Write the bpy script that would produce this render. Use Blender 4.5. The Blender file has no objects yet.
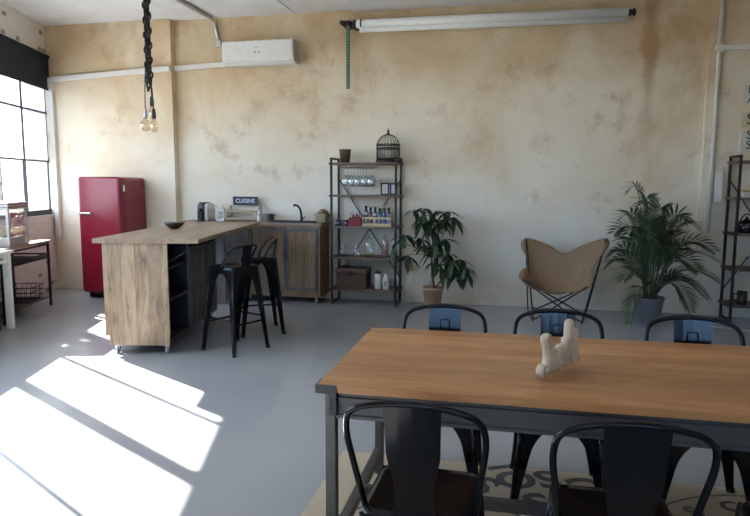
import bpy, bmesh, math, random
from mathutils import Vector, Matrix
PI = math.pi
R = math.radians
S = bpy.context.scene
COL = S.collection
random.seed(7)

# ------------------------------------------------------------------ materials
def new_mat(name):
    m = bpy.data.materials.new(name)
    m.use_nodes = True
    nt = m.node_tree
    b = nt.nodes['Principled BSDF']
    return m, nt, b

def nd(nt, typ, **kw):
    n = nt.nodes.new(typ)
    for k, v in kw.items():
        setattr(n, k, v)
    return n

def simple(name, col, rough=.5, metal=0., spec=.5, bump=0., bscale=40.):
    m, nt, b = new_mat(name)
    b.inputs['Base Color'].default_value = (*col, 1)
    b.inputs['Roughness'].default_value = rough
    b.inputs['Metallic'].default_value = metal
    b.inputs['Specular IOR Level'].default_value = spec
    # faint procedural variation so no surface is perfectly even
    tc = nd(nt, 'ShaderNodeTexCoord')
    no = nd(nt, 'ShaderNodeTexNoise')
    no.inputs['Scale'].default_value = bscale
    no.inputs['Detail'].default_value = 3
    nt.links.new(tc.outputs['Object'], no.inputs['Vector'])
    mx = nd(nt, 'ShaderNodeMix', data_type='RGBA')
    mx.inputs[0].default_value = .5
    mx.inputs[6].default_value = (*[c * .86 for c in col], 1)
    mx.inputs[7].default_value = (*[min(1, c * 1.14) for c in col], 1)
    nt.links.new(no.outputs['Fac'], mx.inputs[0])
    nt.links.new(mx.outputs[2], b.inputs['Base Color'])
    if bump:
        bp = nd(nt, 'ShaderNodeBump')
        bp.inputs['Strength'].default_value = bump
        bp.inputs['Distance'].default_value = .01
        nt.links.new(no.outputs['Fac'], bp.inputs['Height'])
        nt.links.new(bp.outputs['Normal'], b.inputs['Normal'])
    return m

def ramp(nt, stops):
    r = nd(nt, 'ShaderNodeValToRGB')
    e = r.color_ramp.elements
    while len(e) < len(stops):
        e.new(.5)
    for el, (p, c) in zip(e, stops):
        el.position = p
        el.color = (*c, 1)
    return r

def wood(name, c1, c2, c3, scale=(1.2, 14, 14), rough=.5, plank=None, axis='X', coat=0., pw=.1, gap=.25):
    """grain stretched along one axis; optional planks of width pw across the given axes"""
    m, nt, b = new_mat(name)
    L = nt.links
    tc = nd(nt, 'ShaderNodeTexCoord')
    mp = nd(nt, 'ShaderNodeMapping')
    mp.inputs['Scale'].default_value = scale
    L.new(tc.outputs['Object'], mp.inputs['Vector'])
    n1 = nd(nt, 'ShaderNodeTexNoise')
    n1.inputs['Scale'].default_value = 1.6
    n1.inputs['Detail'].default_value = 8
    n1.inputs['Roughness'].default_value = .62
    n1.inputs['Distortion'].default_value = .6
    vec = mp.outputs['Vector']
    if plank:
        # shift the grain per plank
        sx = nd(nt, 'ShaderNodeSeparateXYZ')
        L.new(tc.outputs['Object'], sx.inputs[0])
        a = nd(nt, 'ShaderNodeMath', operation='DIVIDE')
        a.inputs[1].default_value = pw
        L.new(sx.outputs[plank], a.inputs[0])
        fl = nd(nt, 'ShaderNodeMath', operation='FLOOR')
        L.new(a.outputs[0], fl.inputs[0])
        wn = nd(nt, 'ShaderNodeTexWhiteNoise', noise_dimensions='1D')
        L.new(fl.outputs[0], wn.inputs['W'])
        vm = nd(nt, 'ShaderNodeVectorMath', operation='MULTIPLY_ADD')
        vm.inputs[1].default_value = (9, 9, 9)
        L.new(wn.outputs['Color'], vm.inputs[0])
        L.new(mp.outputs['Vector'], vm.inputs[2])
        vec = vm.outputs[0]
    L.new(vec, n1.inputs['Vector'])
    rp = ramp(nt, [(.28, c1), (.5, c2), (.72, c3)])
    L.new(n1.outputs['Fac'], rp.inputs[0])
    col = rp.outputs[0]
    if plank:
        hs = nd(nt, 'ShaderNodeHueSaturation')
        mr = nd(nt, 'ShaderNodeMapRange')
        mr.inputs[3].default_value = .82
        mr.inputs[4].default_value = 1.18
        L.new(wn.outputs['Value'], mr.inputs[0])
        L.new(mr.outputs[0], hs.inputs['Value'])
        L.new(col, hs.inputs['Color'])
        fr = nd(nt, 'ShaderNodeMath', operation='FRACT')
        L.new(a.outputs[0], fr.inputs[0])
        lt = nd(nt, 'ShaderNodeMath', operation='LESS_THAN')
        lt.inputs[1].default_value = .035
        L.new(fr.outputs[0], lt.inputs[0])
        ml = nd(nt, 'ShaderNodeMath', operation='MULTIPLY')
        ml.inputs[1].default_value = gap
        L.new(lt.outputs[0], ml.inputs[0])
        mx = nd(nt, 'ShaderNodeMix', data_type='RGBA')
        L.new(ml.outputs[0], mx.inputs[0])
        L.new(hs.outputs[0], mx.inputs[6])
        mx.inputs[7].default_value = (*[c * .35 for c in c1], 1)
        col = mx.outputs[2]
    L.new(col, b.inputs['Base Color'])
    b.inputs['Roughness'].default_value = rough
    if coat:
        b.inputs['Coat Weight'].default_value = coat
        b.inputs['Coat Roughness'].default_value = .25
    bp = nd(nt, 'ShaderNodeBump')
    bp.inputs['Strength'].default_value = .12
    bp.inputs['Distance'].default_value = .01
    L.new(n1.outputs['Fac'], bp.inputs['Height'])
    L.new(bp.outputs['Normal'], b.inputs['Normal'])
    return m

def plaster():
    m, nt, b = new_mat('stained_plaster')
    L = nt.links
    tc = nd(nt, 'ShaderNodeTexCoord')
    big = nd(nt, 'ShaderNodeTexNoise')
    big.inputs['Scale'].default_value = .9
    big.inputs['Detail'].default_value = 7
    big.inputs['Roughness'].default_value = .6
    big.inputs['Distortion'].default_value = .5
    L.new(tc.outputs['Object'], big.inputs['Vector'])
    sx = nd(nt, 'ShaderNodeSeparateXYZ')
    L.new(tc.outputs['Object'], sx.inputs[0])
    # the worn tan wash sits in a band high on the wall and fades out unevenly below it
    mr = nd(nt, 'ShaderNodeMapRange', interpolation_type='SMOOTHSTEP')
    mr.inputs[1].default_value = 2.0
    mr.inputs[2].default_value = 3.5
    mr.inputs[3].default_value = -.07
    mr.inputs[4].default_value = .19
    L.new(sx.outputs['Z'], mr.inputs[0])
    ad = nd(nt, 'ShaderNodeMath', operation='ADD')
    L.new(big.outputs['Fac'], ad.inputs[0])
    L.new(mr.outputs[0], ad.inputs[1])
    rp = ramp(nt, [(.36, (.77, .705, .56)), (.50, (.72, .63, .475)), (.63, (.64, .51, .34)), (.82, (.53, .38, .215))])
    L.new(ad.outputs[0], rp.inputs[0])
    # rust blotches
    bl = nd(nt, 'ShaderNodeTexNoise')
    bl.inputs['Scale'].default_value = 2.9
    bl.inputs['Detail'].default_value = 9
    bl.inputs['Roughness'].default_value = .68
    bl.inputs['Distortion'].default_value = .25
    L.new(tc.outputs['Object'], bl.inputs['Vector'])
    zs = nd(nt, 'ShaderNodeMapRange')
    zs.inputs[1].default_value = 1.2
    zs.inputs[2].default_value = 3.4
    zs.inputs[3].default_value = -.04
    zs.inputs[4].default_value = .05
    L.new(sx.outputs['Z'], zs.inputs[0])
    ab = nd(nt, 'ShaderNodeMath', operation='ADD')
    L.new(bl.outputs['Fac'], ab.inputs[0])
    L.new(zs.outputs[0], ab.inputs[1])
    bm_ = nd(nt, 'ShaderNodeMapRange', interpolation_type='SMOOTHSTEP')
    bm_.inputs[1].default_value = .53
    bm_.inputs[2].default_value = .74
    bm_.inputs[4].default_value = .5
    L.new(ab.outputs[0], bm_.inputs[0])
    mx = nd(nt, 'ShaderNodeMix', data_type='RGBA')
    L.new(bm_.outputs[0], mx.inputs[0])
    L.new(rp.outputs[0], mx.inputs[6])
    mx.inputs[7].default_value = (.40, .265, .15, 1)
    # one rust run down the wall near its right end
    vx = nd(nt, 'ShaderNodeMath', operation='SUBTRACT')
    vx.inputs[1].default_value = 1.42
    L.new(sx.outputs['X'], vx.inputs[0])
    av = nd(nt, 'ShaderNodeMath', operation='ABSOLUTE')
    L.new(vx.outputs[0], av.inputs[0])
    n3 = nd(nt, 'ShaderNodeTexNoise')
    n3.inputs['Scale'].default_value = 2.2
    n3.inputs['Detail'].default_value = 5
    L.new(tc.outputs['Object'], n3.inputs['Vector'])
    sc = nd(nt, 'ShaderNodeMath', operation='MULTIPLY_ADD')
    sc.inputs[1].default_value = .28
    sc.inputs[2].default_value = -.06
    L.new(n3.outputs['Fac'], sc.inputs[0])
    st = nd(nt, 'ShaderNodeMath', operation='SUBTRACT')
    L.new(sc.outputs[0], st.inputs[0])
    L.new(av.outputs[0], st.inputs[1])
    sm = nd(nt, 'ShaderNodeMapRange', interpolation_type='SMOOTHSTEP')
    sm.inputs[1].default_value = -.04
    sm.inputs[2].default_value = .07
    sm.inputs[4].default_value = .8
    L.new(st.outputs[0], sm.inputs[0])
    zm = nd(nt, 'ShaderNodeMapRange')
    zm.inputs[1].default_value = 1.7
    zm.inputs[2].default_value = 3.0
    L.new(sx.outputs['Z'], zm.inputs[0])
    mm = nd(nt, 'ShaderNodeMath', operation='MULTIPLY')
    L.new(sm.outputs[0], mm.inputs[0])
    L.new(zm.outputs[0], mm.inputs[1])
    m2 = nd(nt, 'ShaderNodeMix', data_type='RGBA')
    L.new(mm.outputs[0], m2.inputs[0])
    L.new(mx.outputs[2], m2.inputs[6])
    m2.inputs[7].default_value = (.40, .235, .12, 1)
    L.new(m2.outputs[2], b.inputs['Base Color'])
    b.inputs['Roughness'].default_value = .85
    b.inputs['Specular IOR Level'].default_value = .2
    fine = nd(nt, 'ShaderNodeTexNoise')
    fine.inputs['Scale'].default_value = 14
    fine.inputs['Detail'].default_value = 8
    L.new(tc.outputs['Object'], fine.inputs['Vector'])
    bp = nd(nt, 'ShaderNodeBump')
    bp.inputs['Strength'].default_value = .25
    bp.inputs['Distance'].default_value = .02
    L.new(fine.outputs['Fac'], bp.inputs['Height'])
    L.new(bp.outputs['Normal'], b.inputs['Normal'])
    return m

def brick():
    m, nt, b = new_mat('whitewashed_brick')
    L = nt.links
    uv = nd(nt, 'ShaderNodeTexCoord')
    sx = nd(nt, 'ShaderNodeSeparateXYZ')
    L.new(uv.outputs['Object'], sx.inputs[0])
    cb = nd(nt, 'ShaderNodeCombineXYZ')
    L.new(sx.outputs['Y'], cb.inputs[0])
    L.new(sx.outputs['Z'], cb.inputs[1])
    br = nd(nt, 'ShaderNodeTexBrick')
    br.inputs['Color1'].default_value = (.62, .46, .43, 1)
    br.inputs['Color2'].default_value = (.70, .62, .60, 1)
    br.inputs['Mortar'].default_value = (.66, .60, .57, 1)
    br.inputs['Scale'].default_value = 1
    br.inputs['Mortar Size'].default_value = .008
    br.inputs['Brick Width'].default_value = .24
    br.inputs['Row Height'].default_value = .075
    L.new(cb.outputs[0], br.inputs['Vector'])
    # white wash is thick above the window, thin below
    mr = nd(nt, 'ShaderNodeMapRange')
    mr.inputs[1].default_value = 1.0
    mr.inputs[2].default_value = 3.0
    L.new(sx.outputs['Z'], mr.inputs[0])
    n = nd(nt, 'ShaderNodeTexNoise')
    n.inputs['Scale'].default_value = 4
    n.inputs['Detail'].default_value = 5
    L.new(uv.outputs['Object'], n.inputs['Vector'])
    mu = nd(nt, 'ShaderNodeMath', operation='MULTIPLY_ADD')
    mu.inputs[1].default_value = .7
    L.new(n.outputs['Fac'], mu.inputs[0])
    L.new(mr.outputs[0], mu.inputs[2])
    cl = nd(nt, 'ShaderNodeClamp')
    L.new(mu.outputs[0], cl.inputs[0])
    mx = nd(nt, 'ShaderNodeMix', data_type='RGBA')
    L.new(cl.outputs[0], mx.inputs[0])
    L.new(br.outputs['Color'], mx.inputs[6])
    mx.inputs[7].default_value = (.74, .72, .68, 1)
    # scattered bare dark bricks
    b2 = nd(nt, 'ShaderNodeTexBrick')
    b2.inputs['Color1'].default_value = (0, 0, 0, 1)
    b2.inputs['Color2'].default_value = (1, 1, 1, 1)
    b2.inputs['Mortar'].default_value = (0, 0, 0, 1)
    b2.inputs['Scale'].default_value = 1
    b2.inputs['Mortar Size'].default_value = .012
    b2.inputs['Brick Width'].default_value = .12
    b2.inputs['Row Height'].default_value = .075
    L.new(cb.outputs[0], b2.inputs['Vector'])
    th = nd(nt, 'ShaderNodeMath', operation='GREATER_THAN')
    th.inputs[1].default_value = .91
    L.new(b2.outputs['Color'], th.inputs[0])
    n2 = nd(nt, 'ShaderNodeTexNoise')
    n2.inputs['Scale'].default_value = 1.7
    L.new(uv.outputs['Object'], n2.inputs['Vector'])
    t2 = nd(nt, 'ShaderNodeMath', operation='GREATER_THAN')
    t2.inputs[1].default_value = .44
    L.new(n2.outputs['Fac'], t2.inputs[0])
    tm = nd(nt, 'ShaderNodeMath', operation='MULTIPLY')
    L.new(th.outputs[0], tm.inputs[0])
    L.new(t2.outputs[0], tm.inputs[1])
    tk = nd(nt, 'ShaderNodeMath', operation='MULTIPLY')
    tk.inputs[1].default_value = .8
    L.new(tm.outputs[0], tk.inputs[0])
    m2 = nd(nt, 'ShaderNodeMix', data_type='RGBA')
    L.new(tk.outputs[0], m2.inputs[0])
    L.new(mx.outputs[2], m2.inputs[6])
    m2.inputs[7].default_value = (.22, .13, .12, 1)
    L.new(m2.outputs[2], b.inputs['Base Color'])
    b.inputs['Roughness'].default_value = .8
    bp = nd(nt, 'ShaderNodeBump', invert=True)
    bp.inputs['Strength'].default_value = .5
    bp.inputs['Distance'].default_value = .01
    L.new(br.outputs['Fac'], bp.inputs['Height'])
    L.new(bp.outputs['Normal'], b.inputs['Normal'])
    return m

def floor_mat():
    m, nt, b = new_mat('grey_epoxy_floor')
    L = nt.links
    tc = nd(nt, 'ShaderNodeTexCoord')
    n = nd(nt, 'ShaderNodeTexNoise')
    n.inputs['Scale'].default_value = .8
    n.inputs['Detail'].default_value = 6
    L.new(tc.outputs['Object'], n.inputs['Vector'])
    rp = ramp(nt, [(.3, (.295, .312, .332)), (.7, (.345, .362, .382))])
    L.new(n.outputs['Fac'], rp.inputs[0])
    L.new(rp.outputs[0], b.inputs['Base Color'])
    mr = nd(nt, 'ShaderNodeMapRange')
    mr.inputs[3].default_value = .16
    mr.inputs[4].default_value = .28
    L.new(n.outputs['Fac'], mr.inputs[0])
    L.new(mr.outputs[0], b.inputs['Roughness'])
    return m

def thin_glass(name, tint=(1, 1, 1), gl=.08, rough=.02):
    m, nt, b = new_mat(name)
    nt.nodes.remove(b)
    out = nt.nodes['Material Output']
    t = nd(nt, 'ShaderNodeBsdfTransparent')
    t.inputs[0].default_value = (*tint, 1)
    g = nd(nt, 'ShaderNodeBsdfGlossy')
    g.inputs['Roughness'].default_value = rough
    lw = nd(nt, 'ShaderNodeLayerWeight')
    lw.inputs[0].default_value = .35
    mr = nd(nt, 'ShaderNodeMapRange')
    mr.inputs[3].default_value = gl
    mr.inputs[4].default_value = gl + .45
    nt.links.new(lw.outputs['Facing'], mr.inputs[0])
    mx = nd(nt, 'ShaderNodeMixShader')
    nt.links.new(mr.outputs[0], mx.inputs[0])
    nt.links.new(t.outputs[0], mx.inputs[1])
    nt.links.new(g.outputs[0], mx.inputs[2])
    nt.links.new(mx.outputs[0], out.inputs[0])
    return m

def frosted():
    m, nt, b = new_mat('frosted_glass')
    nt.nodes.remove(b)
    out = nt.nodes['Material Output']
    t = nd(nt, 'ShaderNodeBsdfTranslucent')
    t.inputs[0].default_value = (.55, .56, .57, 1)
    d = nd(nt, 'ShaderNodeBsdfDiffuse')
    d.inputs[0].default_value = (.8, .82, .85, 1)
    mx = nd(nt, 'ShaderNodeMixShader')
    mx.inputs[0].default_value = .12
    nt.links.new(t.outputs[0], mx.inputs[1])
    nt.links.new(d.outputs[0], mx.inputs[2])
    nt.links.new(mx.outputs[0], out.inputs[0])
    return m

M = {}
M['plaster'] = plaster()
M['brick'] = brick()
M['floor'] = floor_mat()
M['ceiling'] = simple('ceiling_paint', (.74, .73, .71), .9, bscale=3)
M['white_wall'] = simple('white_paint', (.68, .64, .56), .9, bscale=3)
M['black'] = simple('gloss_black_steel', (.005, .0055, .007), .15, 0, .24, bscale=8)
M['black_matt'] = simple('matt_black_steel', (.012, .012, .013), .5, bscale=20)
M['dark_iron'] = simple('dark_iron', (.022, .020, .019), .55, .3, bscale=30)
M['frame_dark'] = simple('window_frame_paint', (.015, .02, .024), .5)
M['blind'] = simple('navy_blind_fabric', (.010, .014, .024), .9, bscale=150)
M['steel'] = simple('raw_steel', (.085, .083, .08), .45, .5, bscale=12)
M['steel_worn'] = simple('worn_steel_corner', (.05, .05, .05), .30, .7, bump=1.0, bscale=45)
M['chrome'] = simple('chrome', (.75, .75, .76), .14, 1)
M['alu'] = simple('brushed_aluminium', (.5, .5, .51), .35, .9)
M['red'] = simple('red_enamel', (.225, .011, .028), .22, bscale=2)
M['white'] = simple('white_plastic', (.72, .72, .69), .4)
M['white_metal'] = simple('white_lacquer', (.74, .74, .71), .35)
M['pipe_white'] = simple('white_conduit', (.68, .66, .61), .5)
M['grey_pot'] = simple('grey_plastic_pot', (.22, .23, .25), .5)
M['clay'] = simple('pale_terracotta', (.44, .28, .17), .8, bscale=15)
M['soil'] = simple('potting_soil', (.025, .017, .011), .95, bump=.8, bscale=60)
M['leaf'] = simple('dark_green_leaf', (.018, .046, .016), .35, bscale=6)
M['palm'] = simple('palm_leaf', (.026, .060, .018), .45, bscale=5)
M['leaf_dry'] = simple('dry_leaf', (.34, .16, .05), .7)
M['stem'] = simple('green_brown_stem', (.11, .10, .04), .7)
M['bark'] = simple('brown_bark', (.10, .06, .035), .8, bump=.5, bscale=50)
M['leather'] = simple('tan_leather', (.27, .165, .085), .6, bump=.25, bscale=22)
M['table_wood'] = wood('orange_table_wood', (.38, .16, .055), (.49, .225, .08), (.57, .285, .11), (2.2, 9, 9), .36, plank='Y', pw=.09, gap=.08)
M['island_wood'] = wood('pale_reclaimed_board', (.13, .085, .05), (.31, .215, .13), (.40, .295, .19), (11, 11, 2.2), .6, plank='X', pw=.115, gap=.3)
M['counter_wood'] = wood('worn_counter_wood', (.17, .115, .07), (.27, .19, .12), (.35, .26, .17), (12, 1.4, 12), .4, plank='X', pw=.11, gap=.2)
M['worktop_wood'] = wood('brown_worktop_wood', (.17, .10, .05), (.27, .17, .09), (.36, .24, .135), (1.1, 8, 8), .5, plank='Y', pw=.11, gap=.2)
M['door_wood'] = wood('weathered_brown_board', (.13, .085, .05), (.22, .145, .085), (.31, .21, .13), (9, 9, 1.0), .7, plank='X', pw=.12, gap=.4)
M['grey_wood'] = wood('grey_brown_board', (.075, .065, .055), (.12, .105, .09), (.17, .15, .125), (9, 9, 1.0), .7)
M['shelf_wood'] = wood('dark_shelf_board', (.075, .05, .035), (.13, .088, .06), (.19, .13, .09), (1.2, 10, 10), .6)
M['chest_wood'] = wood('dark_chest_wood', (.055, .028, .018), (.095, .05, .031), (.14, .078, .05), (1.5, 10, 10), .55, plank='Z', pw=.09)
M['crate_wood'] = wood('pale_pine', (.42, .28, .14), (.55, .39, .21), (.64, .48, .29), (1.5, 14, 14), .6)
M['letter_wood'] = wood('blond_wood', (.52, .38, .24), (.62, .47, .31), (.70, .55, .38), (3, 3, 16), .55)
M['dark_panel'] = simple('blue_black_panel', (.013, .018, .024), .5)
M['zinc'] = simple('zinc_frame', (.14, .145, .15), .5, .6)
M['rug'] = simple('beige_rug', (.50, .42, .30), .95, bump=.5, bscale=260)
M['rug_ink'] = simple('grey_rug_print', (.10, .10, .095), .95, bscale=120)
M['glass'] = thin_glass('window_glass', (.97, .98, .98), .02)
M['frost'] = frosted()
M['clear'] = thin_glass('clear_glassware', (.93, .95, .95), .14)
M['amber'] = thin_glass('amber_bulb_glass', (.98, .90, .74), .16)
M['filament'] = simple('filament', (.6, .42, .2), .4, .6)
M['brass'] = simple('brass', (.5, .36, .15), .35, .9)
M['sign_black'] = simple('slate_sign', (.02, .027, .03), .6)
M['chalk'] = simple('chalk_letter', (.70, .74, .76), .7)
M['navy'] = simple('navy_ceramic', (.02, .025, .055), .3)
M['redbox'] = simple('red_fabric', (.20, .03, .035), .8, bump=.5)
M['bottle_dark'] = simple('dark_bottle', (.015, .014, .014), .15)
M['wicker'] = simple('pale_wicker', (.38, .30, .20), .8, bump=.8, bscale=60)
M['bread'] = simple('brown_bread_crust', (.20, .12, .06), .8, bump=.5)
M['green_rule'] = simple('green_enamel', (.02, .12, .085), .5)
M['notch'] = simple('pale_green_notch', (.16, .22, .18), .6)
M['plate_yellow'] = simple('cream_plate', (.58, .52, .32), .6)
M['plate_white'] = simple('off_white_plate', (.62, .60, .53), .6)
M['label'] = {k: simple('bottle_label_' + k, c, .6) for k, c in dict(white=(.34, .34, .37), pink=(.30, .10, .12), cream=(.38, .37, .30), green=(.18, .24, .20), blue=(.04, .14, .26), violet=(.20, .18, .36)).items()}
M['pasta'] = simple('pink_beige_filling', (.45, .27, .22), .8, bump=.8, bscale=60)
M['lemon'] = simple('dried_herbs', (.40, .36, .12), .8, bump=.8, bscale=60)
M['photo'] = simple('photo_print', (.30, .30, .33), .3, bscale=30)
M['photo_pale'] = simple('pale_print', (.55, .53, .52), .3, bscale=30)
M['pale_steel'] = simple('pale_steel', (.42, .42, .41), .35, .4)
M['popcorn'] = simple('popcorn', (.72, .62, .38), .8, bump=.9, bscale=60)
M['red_stripe'] = simple('red_lacquer', (.16, .06, .055), .4)
M['wire'] = simple('steel_wire', (.45, .45, .44), .35, .8)
M['gold'] = simple('gold_leaf', (.50, .36, .14), .4, .7)
M['bowl_black'] = simple('dark_turned_wood', (.02, .014, .011), .4)
M['cable'] = simple('pale_cable', (.45, .42, .36), .6)
M['rubber'] = simple('black_rubber', (.012, .012, .012), .7)

# ------------------------------------------------------------------ mesh builder
class MB:
    def __init__(s):
        s.bm = bmesh.new()
        s.mi = 0

    def _new(s, verts):
        for f in {f for v in verts for f in v.link_faces}:
            f.material_index = s.mi

    def box(s, x0, y0, z0, x1, y1, z1, bev=0., mat=None, seg=2):
        g = bmesh.ops.create_cube(s.bm, size=1)
        vs = g['verts']
        bmesh.ops.scale(s.bm, vec=(x1 - x0, y1 - y0, z1 - z0), verts=vs)
        bmesh.ops.translate(s.bm, vec=((x0 + x1) / 2, (y0 + y1) / 2, (z0 + z1) / 2), verts=vs)
        if bev:
            es = list({e for v in vs for e in v.link_edges})
            r = bmesh.ops.bevel(s.bm, geom=es, offset=bev, segments=seg, affect='EDGES', profile=.5)
            vs = list({v for f in r['faces'] for v in f.verts} | {v for v in vs if v.is_valid})
        s._new(vs)
        if mat:
            bmesh.ops.transform(s.bm, matrix=mat, verts=vs)
        return vs

    def bar(s, a, b, w, h=None, up=(0, 0, 1), bev=0.):
        """rectangular bar from a to b"""
        a, b = Vector(a), Vector(b)
        h = h or w
        d = (b - a)
        L = d.length
        d.normalize()
        u = Vector(up)
        if abs(d.dot(u)) > .98:
            u = Vector((0, 1, 0))
        x = d.cross(u).normalized()
        z = x.cross(d)
        mt = Matrix((x, d, z)).transposed().to_4x4()
        mt.translation = a
        return s.box(-w / 2, 0, -h / 2, w / 2, L, h / 2, bev, mt)

    def tube(s, pts, r, seg=8, closed=False, cap=True):
        pts = [Vector(p) for p in pts]
        n = len(pts)
        rad = r if isinstance(r, (list, tuple)) else [r] * n
        rings = []
        prev = None
        for i, p in enumerate(pts):
            if closed:
                d = pts[(i + 1) % n] - pts[i - 1]
            else:
                d = pts[min(i + 1, n - 1)] - pts[max(i - 1, 0)]
            d.normalize()
            if prev is None:
                u = Vector((0, 0, 1)) if abs(d.z) < .9 else Vector((0, 1, 0))
                u = (u - d * u.dot(d)).normalized()
            else:
                u = (prev - d * prev.dot(d))
                u = u.normalized() if u.length > 1e-5 else d.orthogonal().normalized()
            prev = u
            v = d.cross(u)
            rings.append([s.bm.verts.new(p + (u * math.cos(2 * PI * k / seg) + v * math.sin(2 * PI * k / seg)) * rad[i]) for k in range(seg)])
        rr = list(zip(rings, rings[1:])) + ([(rings[-1], rings[0])] if closed else [])
        for a, b in rr:
            for k in range(seg):
                f = s.bm.faces.new((a[k], a[(k + 1) % seg], b[(k + 1) % seg], b[k]))
                f.material_index = s.mi
                f.smooth = True
        if cap and not closed:
            for rg, fl in ((rings[0], True), (rings[-1], False)):
                f = s.bm.faces.new(rg[::-1] if fl else rg)
                f.material_index = s.mi
        return [v for r_ in rings for v in r_]

    def cyl(s, a, b, r, r2=None, seg=16):
        return s.tube([a, b], [r, r2 if r2 is not None else r], seg)

    def lathe(s, prof, c=(0, 0, 0), seg=20, cap=True):
        c = Vector(c)
        rings = []
        for r, z in prof:
            rings.append([s.bm.verts.new(c + Vector((max(r, 1e-4) * math.cos(2 * PI * k / seg), max(r, 1e-4) * math.sin(2 * PI * k / seg), z))) for k in range(seg)])
        for a, b in zip(rings, rings[1:]):
            for k in range(seg):
                f = s.bm.faces.new((a[k], a[(k + 1) % seg], b[(k + 1) % seg], b[k]))
                f.smooth = True
                f.material_index = s.mi
        if cap:
            for rg in (rings[0][::-1], rings[-1]):
                f = s.bm.faces.new(rg)
                f.material_index = s.mi
        return [v for r_ in rings for v in r_]

    def poly(s, pts, thick, axis):
        """extrude a closed outline by the vector axis*thick"""
        vs = [s.bm.verts.new(p) for p in pts]
        f = s.bm.faces.new(vs)
        f.material_index = s.mi
        r = bmesh.ops.extrude_face_region(s.bm, geom=[f])
        nv = [g for g in r['geom'] if isinstance(g, bmesh.types.BMVert)]
        bmesh.ops.translate(s.bm, vec=Vector(axis) * thick, verts=nv)
        s._new(vs + nv)
        return vs + nv

    def face(s, pts, smooth=False):
        f = s.bm.faces.new([s.bm.verts.new(p) for p in pts])
        f.material_index = s.mi
        f.smooth = smooth
        return f

    def text(s, body, size, mat, depth=.002, align='CENTER', fat=0.):
        cu = bpy.data.curves.new('lettering', 'FONT')
        cu.body = body
        cu.size = size
        cu.extrude = depth
        cu.offset = fat
        cu.align_x = align
        cu.align_y = 'CENTER'
        cu.resolution_u = 3
        ob = bpy.data.objects.new('lettering', cu)
        COL.objects.link(ob)
        dg = bpy.context.evaluated_depsgraph_get()
        me = bpy.data.meshes.new_from_object(ob.evaluated_get(dg))
        me.transform(mat)
        n0 = len(s.bm.faces)
        s.bm.from_mesh(me)
        s.bm.faces.ensure_lookup_table()
        for f in s.bm.faces[n0:]:
            f.material_index = s.mi
        bpy.data.objects.remove(ob)
        bpy.data.curves.remove(cu)
        bpy.data.meshes.remove(me)

    def build(s, name, mats, parent=None, loc=(0, 0, 0), rotz=0., smooth=False, recalc=True):
        if recalc:
            bmesh.ops.recalc_face_normals(s.bm, faces=s.bm.faces)
        if smooth:
            for f in s.bm.faces:
                f.smooth = True
        me = bpy.data.meshes.new(name)
        s.bm.to_mesh(me)
        s.bm.free()
        for m in (mats if isinstance(mats, (list, tuple)) else [mats]):
            me.materials.append(m)
        o = bpy.data.objects.new(name, me)
        COL.objects.link(o)
        o.location = loc
        o.rotation_euler = (0, 0, rotz)
        o.parent = parent
        return o

def tag(o, label, cat, group=None, kind=None):
    o['label'] = label
    o['category'] = cat
    if group:
        o['group'] = group
    if kind:
        o['kind'] = kind
    return o

def thing(name, label, cat, loc=(0, 0, 0), rotz=0., group=None):
    o = bpy.data.objects.new(name, None)
    o.empty_display_size = .05
    COL.objects.link(o)
    o.location = loc
    o.rotation_euler = (0, 0, rotz)
    return tag(o, label, cat, group)

def struct(o, label=None):
    o['kind'] = 'structure'
    if label:
        o['label'] = label
    return o

def dup(src, loc, rotz, label, group=None):
    def cp(o, par):
        c = o.copy()
        COL.objects.link(c)
        c.parent = par
        for ch in [k for k in bpy.data.objects if k.parent == o]:
            cp(ch, c)
        return c
    r = cp(src, None)
    r.location = loc
    r.rotation_euler = (0, 0, rotz)
    r['label'] = label
    if group:
        r['group'] = group
    return r

def arc(p0, p1, p2, n=8):
    """quadratic curve through control p1"""
    p0, p1, p2 = Vector(p0), Vector(p1), Vector(p2)
    return [p0 * (1 - t) ** 2 + p1 * 2 * t * (1 - t) + p2 * t * t for t in [i / n for i in range(n + 1)]]

def round_path(pts, r, n=5):
    """polyline with rounded corners"""
    pts = [Vector(p) for p in pts]
    out = [pts[0]]
    for a, b, c in zip(pts, pts[1:], pts[2:]):
        d1 = (a - b)
        d2 = (c - b)
        k1 = min(r, d1.length * .49)
        k2 = min(r, d2.length * .49)
        out += arc(b + d1.normalized() * k1, b, b + d2.normalized() * k2, n)
    out.append(pts[-1])
    return out

# ------------------------------------------------------------------ the room
HC = 3.60                       # ceiling height
YB = 7.80                       # main back wall face
C0 = Vector((-6.353, 7.799, 0)) # back left corner
DV = Vector((-.2888, .9574, 0)) # along the left wall, away from the camera
NO = Vector((-.9574, -.2888, 0))# out through the left wall
YR = -3.6                       # rear wall
XR = 5.6                        # right wall

b = MB()
b.box(-8, YR - .3, -.2, XR + .3, 8.2, 0)
struct(b.build('floor', M['floor']))
b = MB()
def wp(s_, ins):
    p = C0 - DV * s_ - NO * ins
    return (p.x, p.y, HC)
b.poly([wp(-.4, -.13), wp(12.2, -.13), (XR + .3, YR - .3, HC), (XR + .3, 8.2, HC)], .2, (0, 0, 1))
struct(b.build('ceiling', M['ceiling']))
# ceiling battens covering the panel joints
for k, (x0, y0, x1, y1) in enumerate([(-5.8, 6.05, XR, 6.05), (-2.78, -3.5, -2.78, 7.78), (.2, -3.5, .2, 7.78)]):
    b = MB()
    b.box(min(x0, x1) - (.02 if x0 == x1 else 0), min(y0, y1) - (.02 if y0 == y1 else 0), HC - .012, max(x0, x1) + (.02 if x0 == x1 else 0), max(y0, y1) + (.02 if y0 == y1 else 0), HC)
    struct(b.build('trim_%d' % (k + 1), M['ceiling']))
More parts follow.
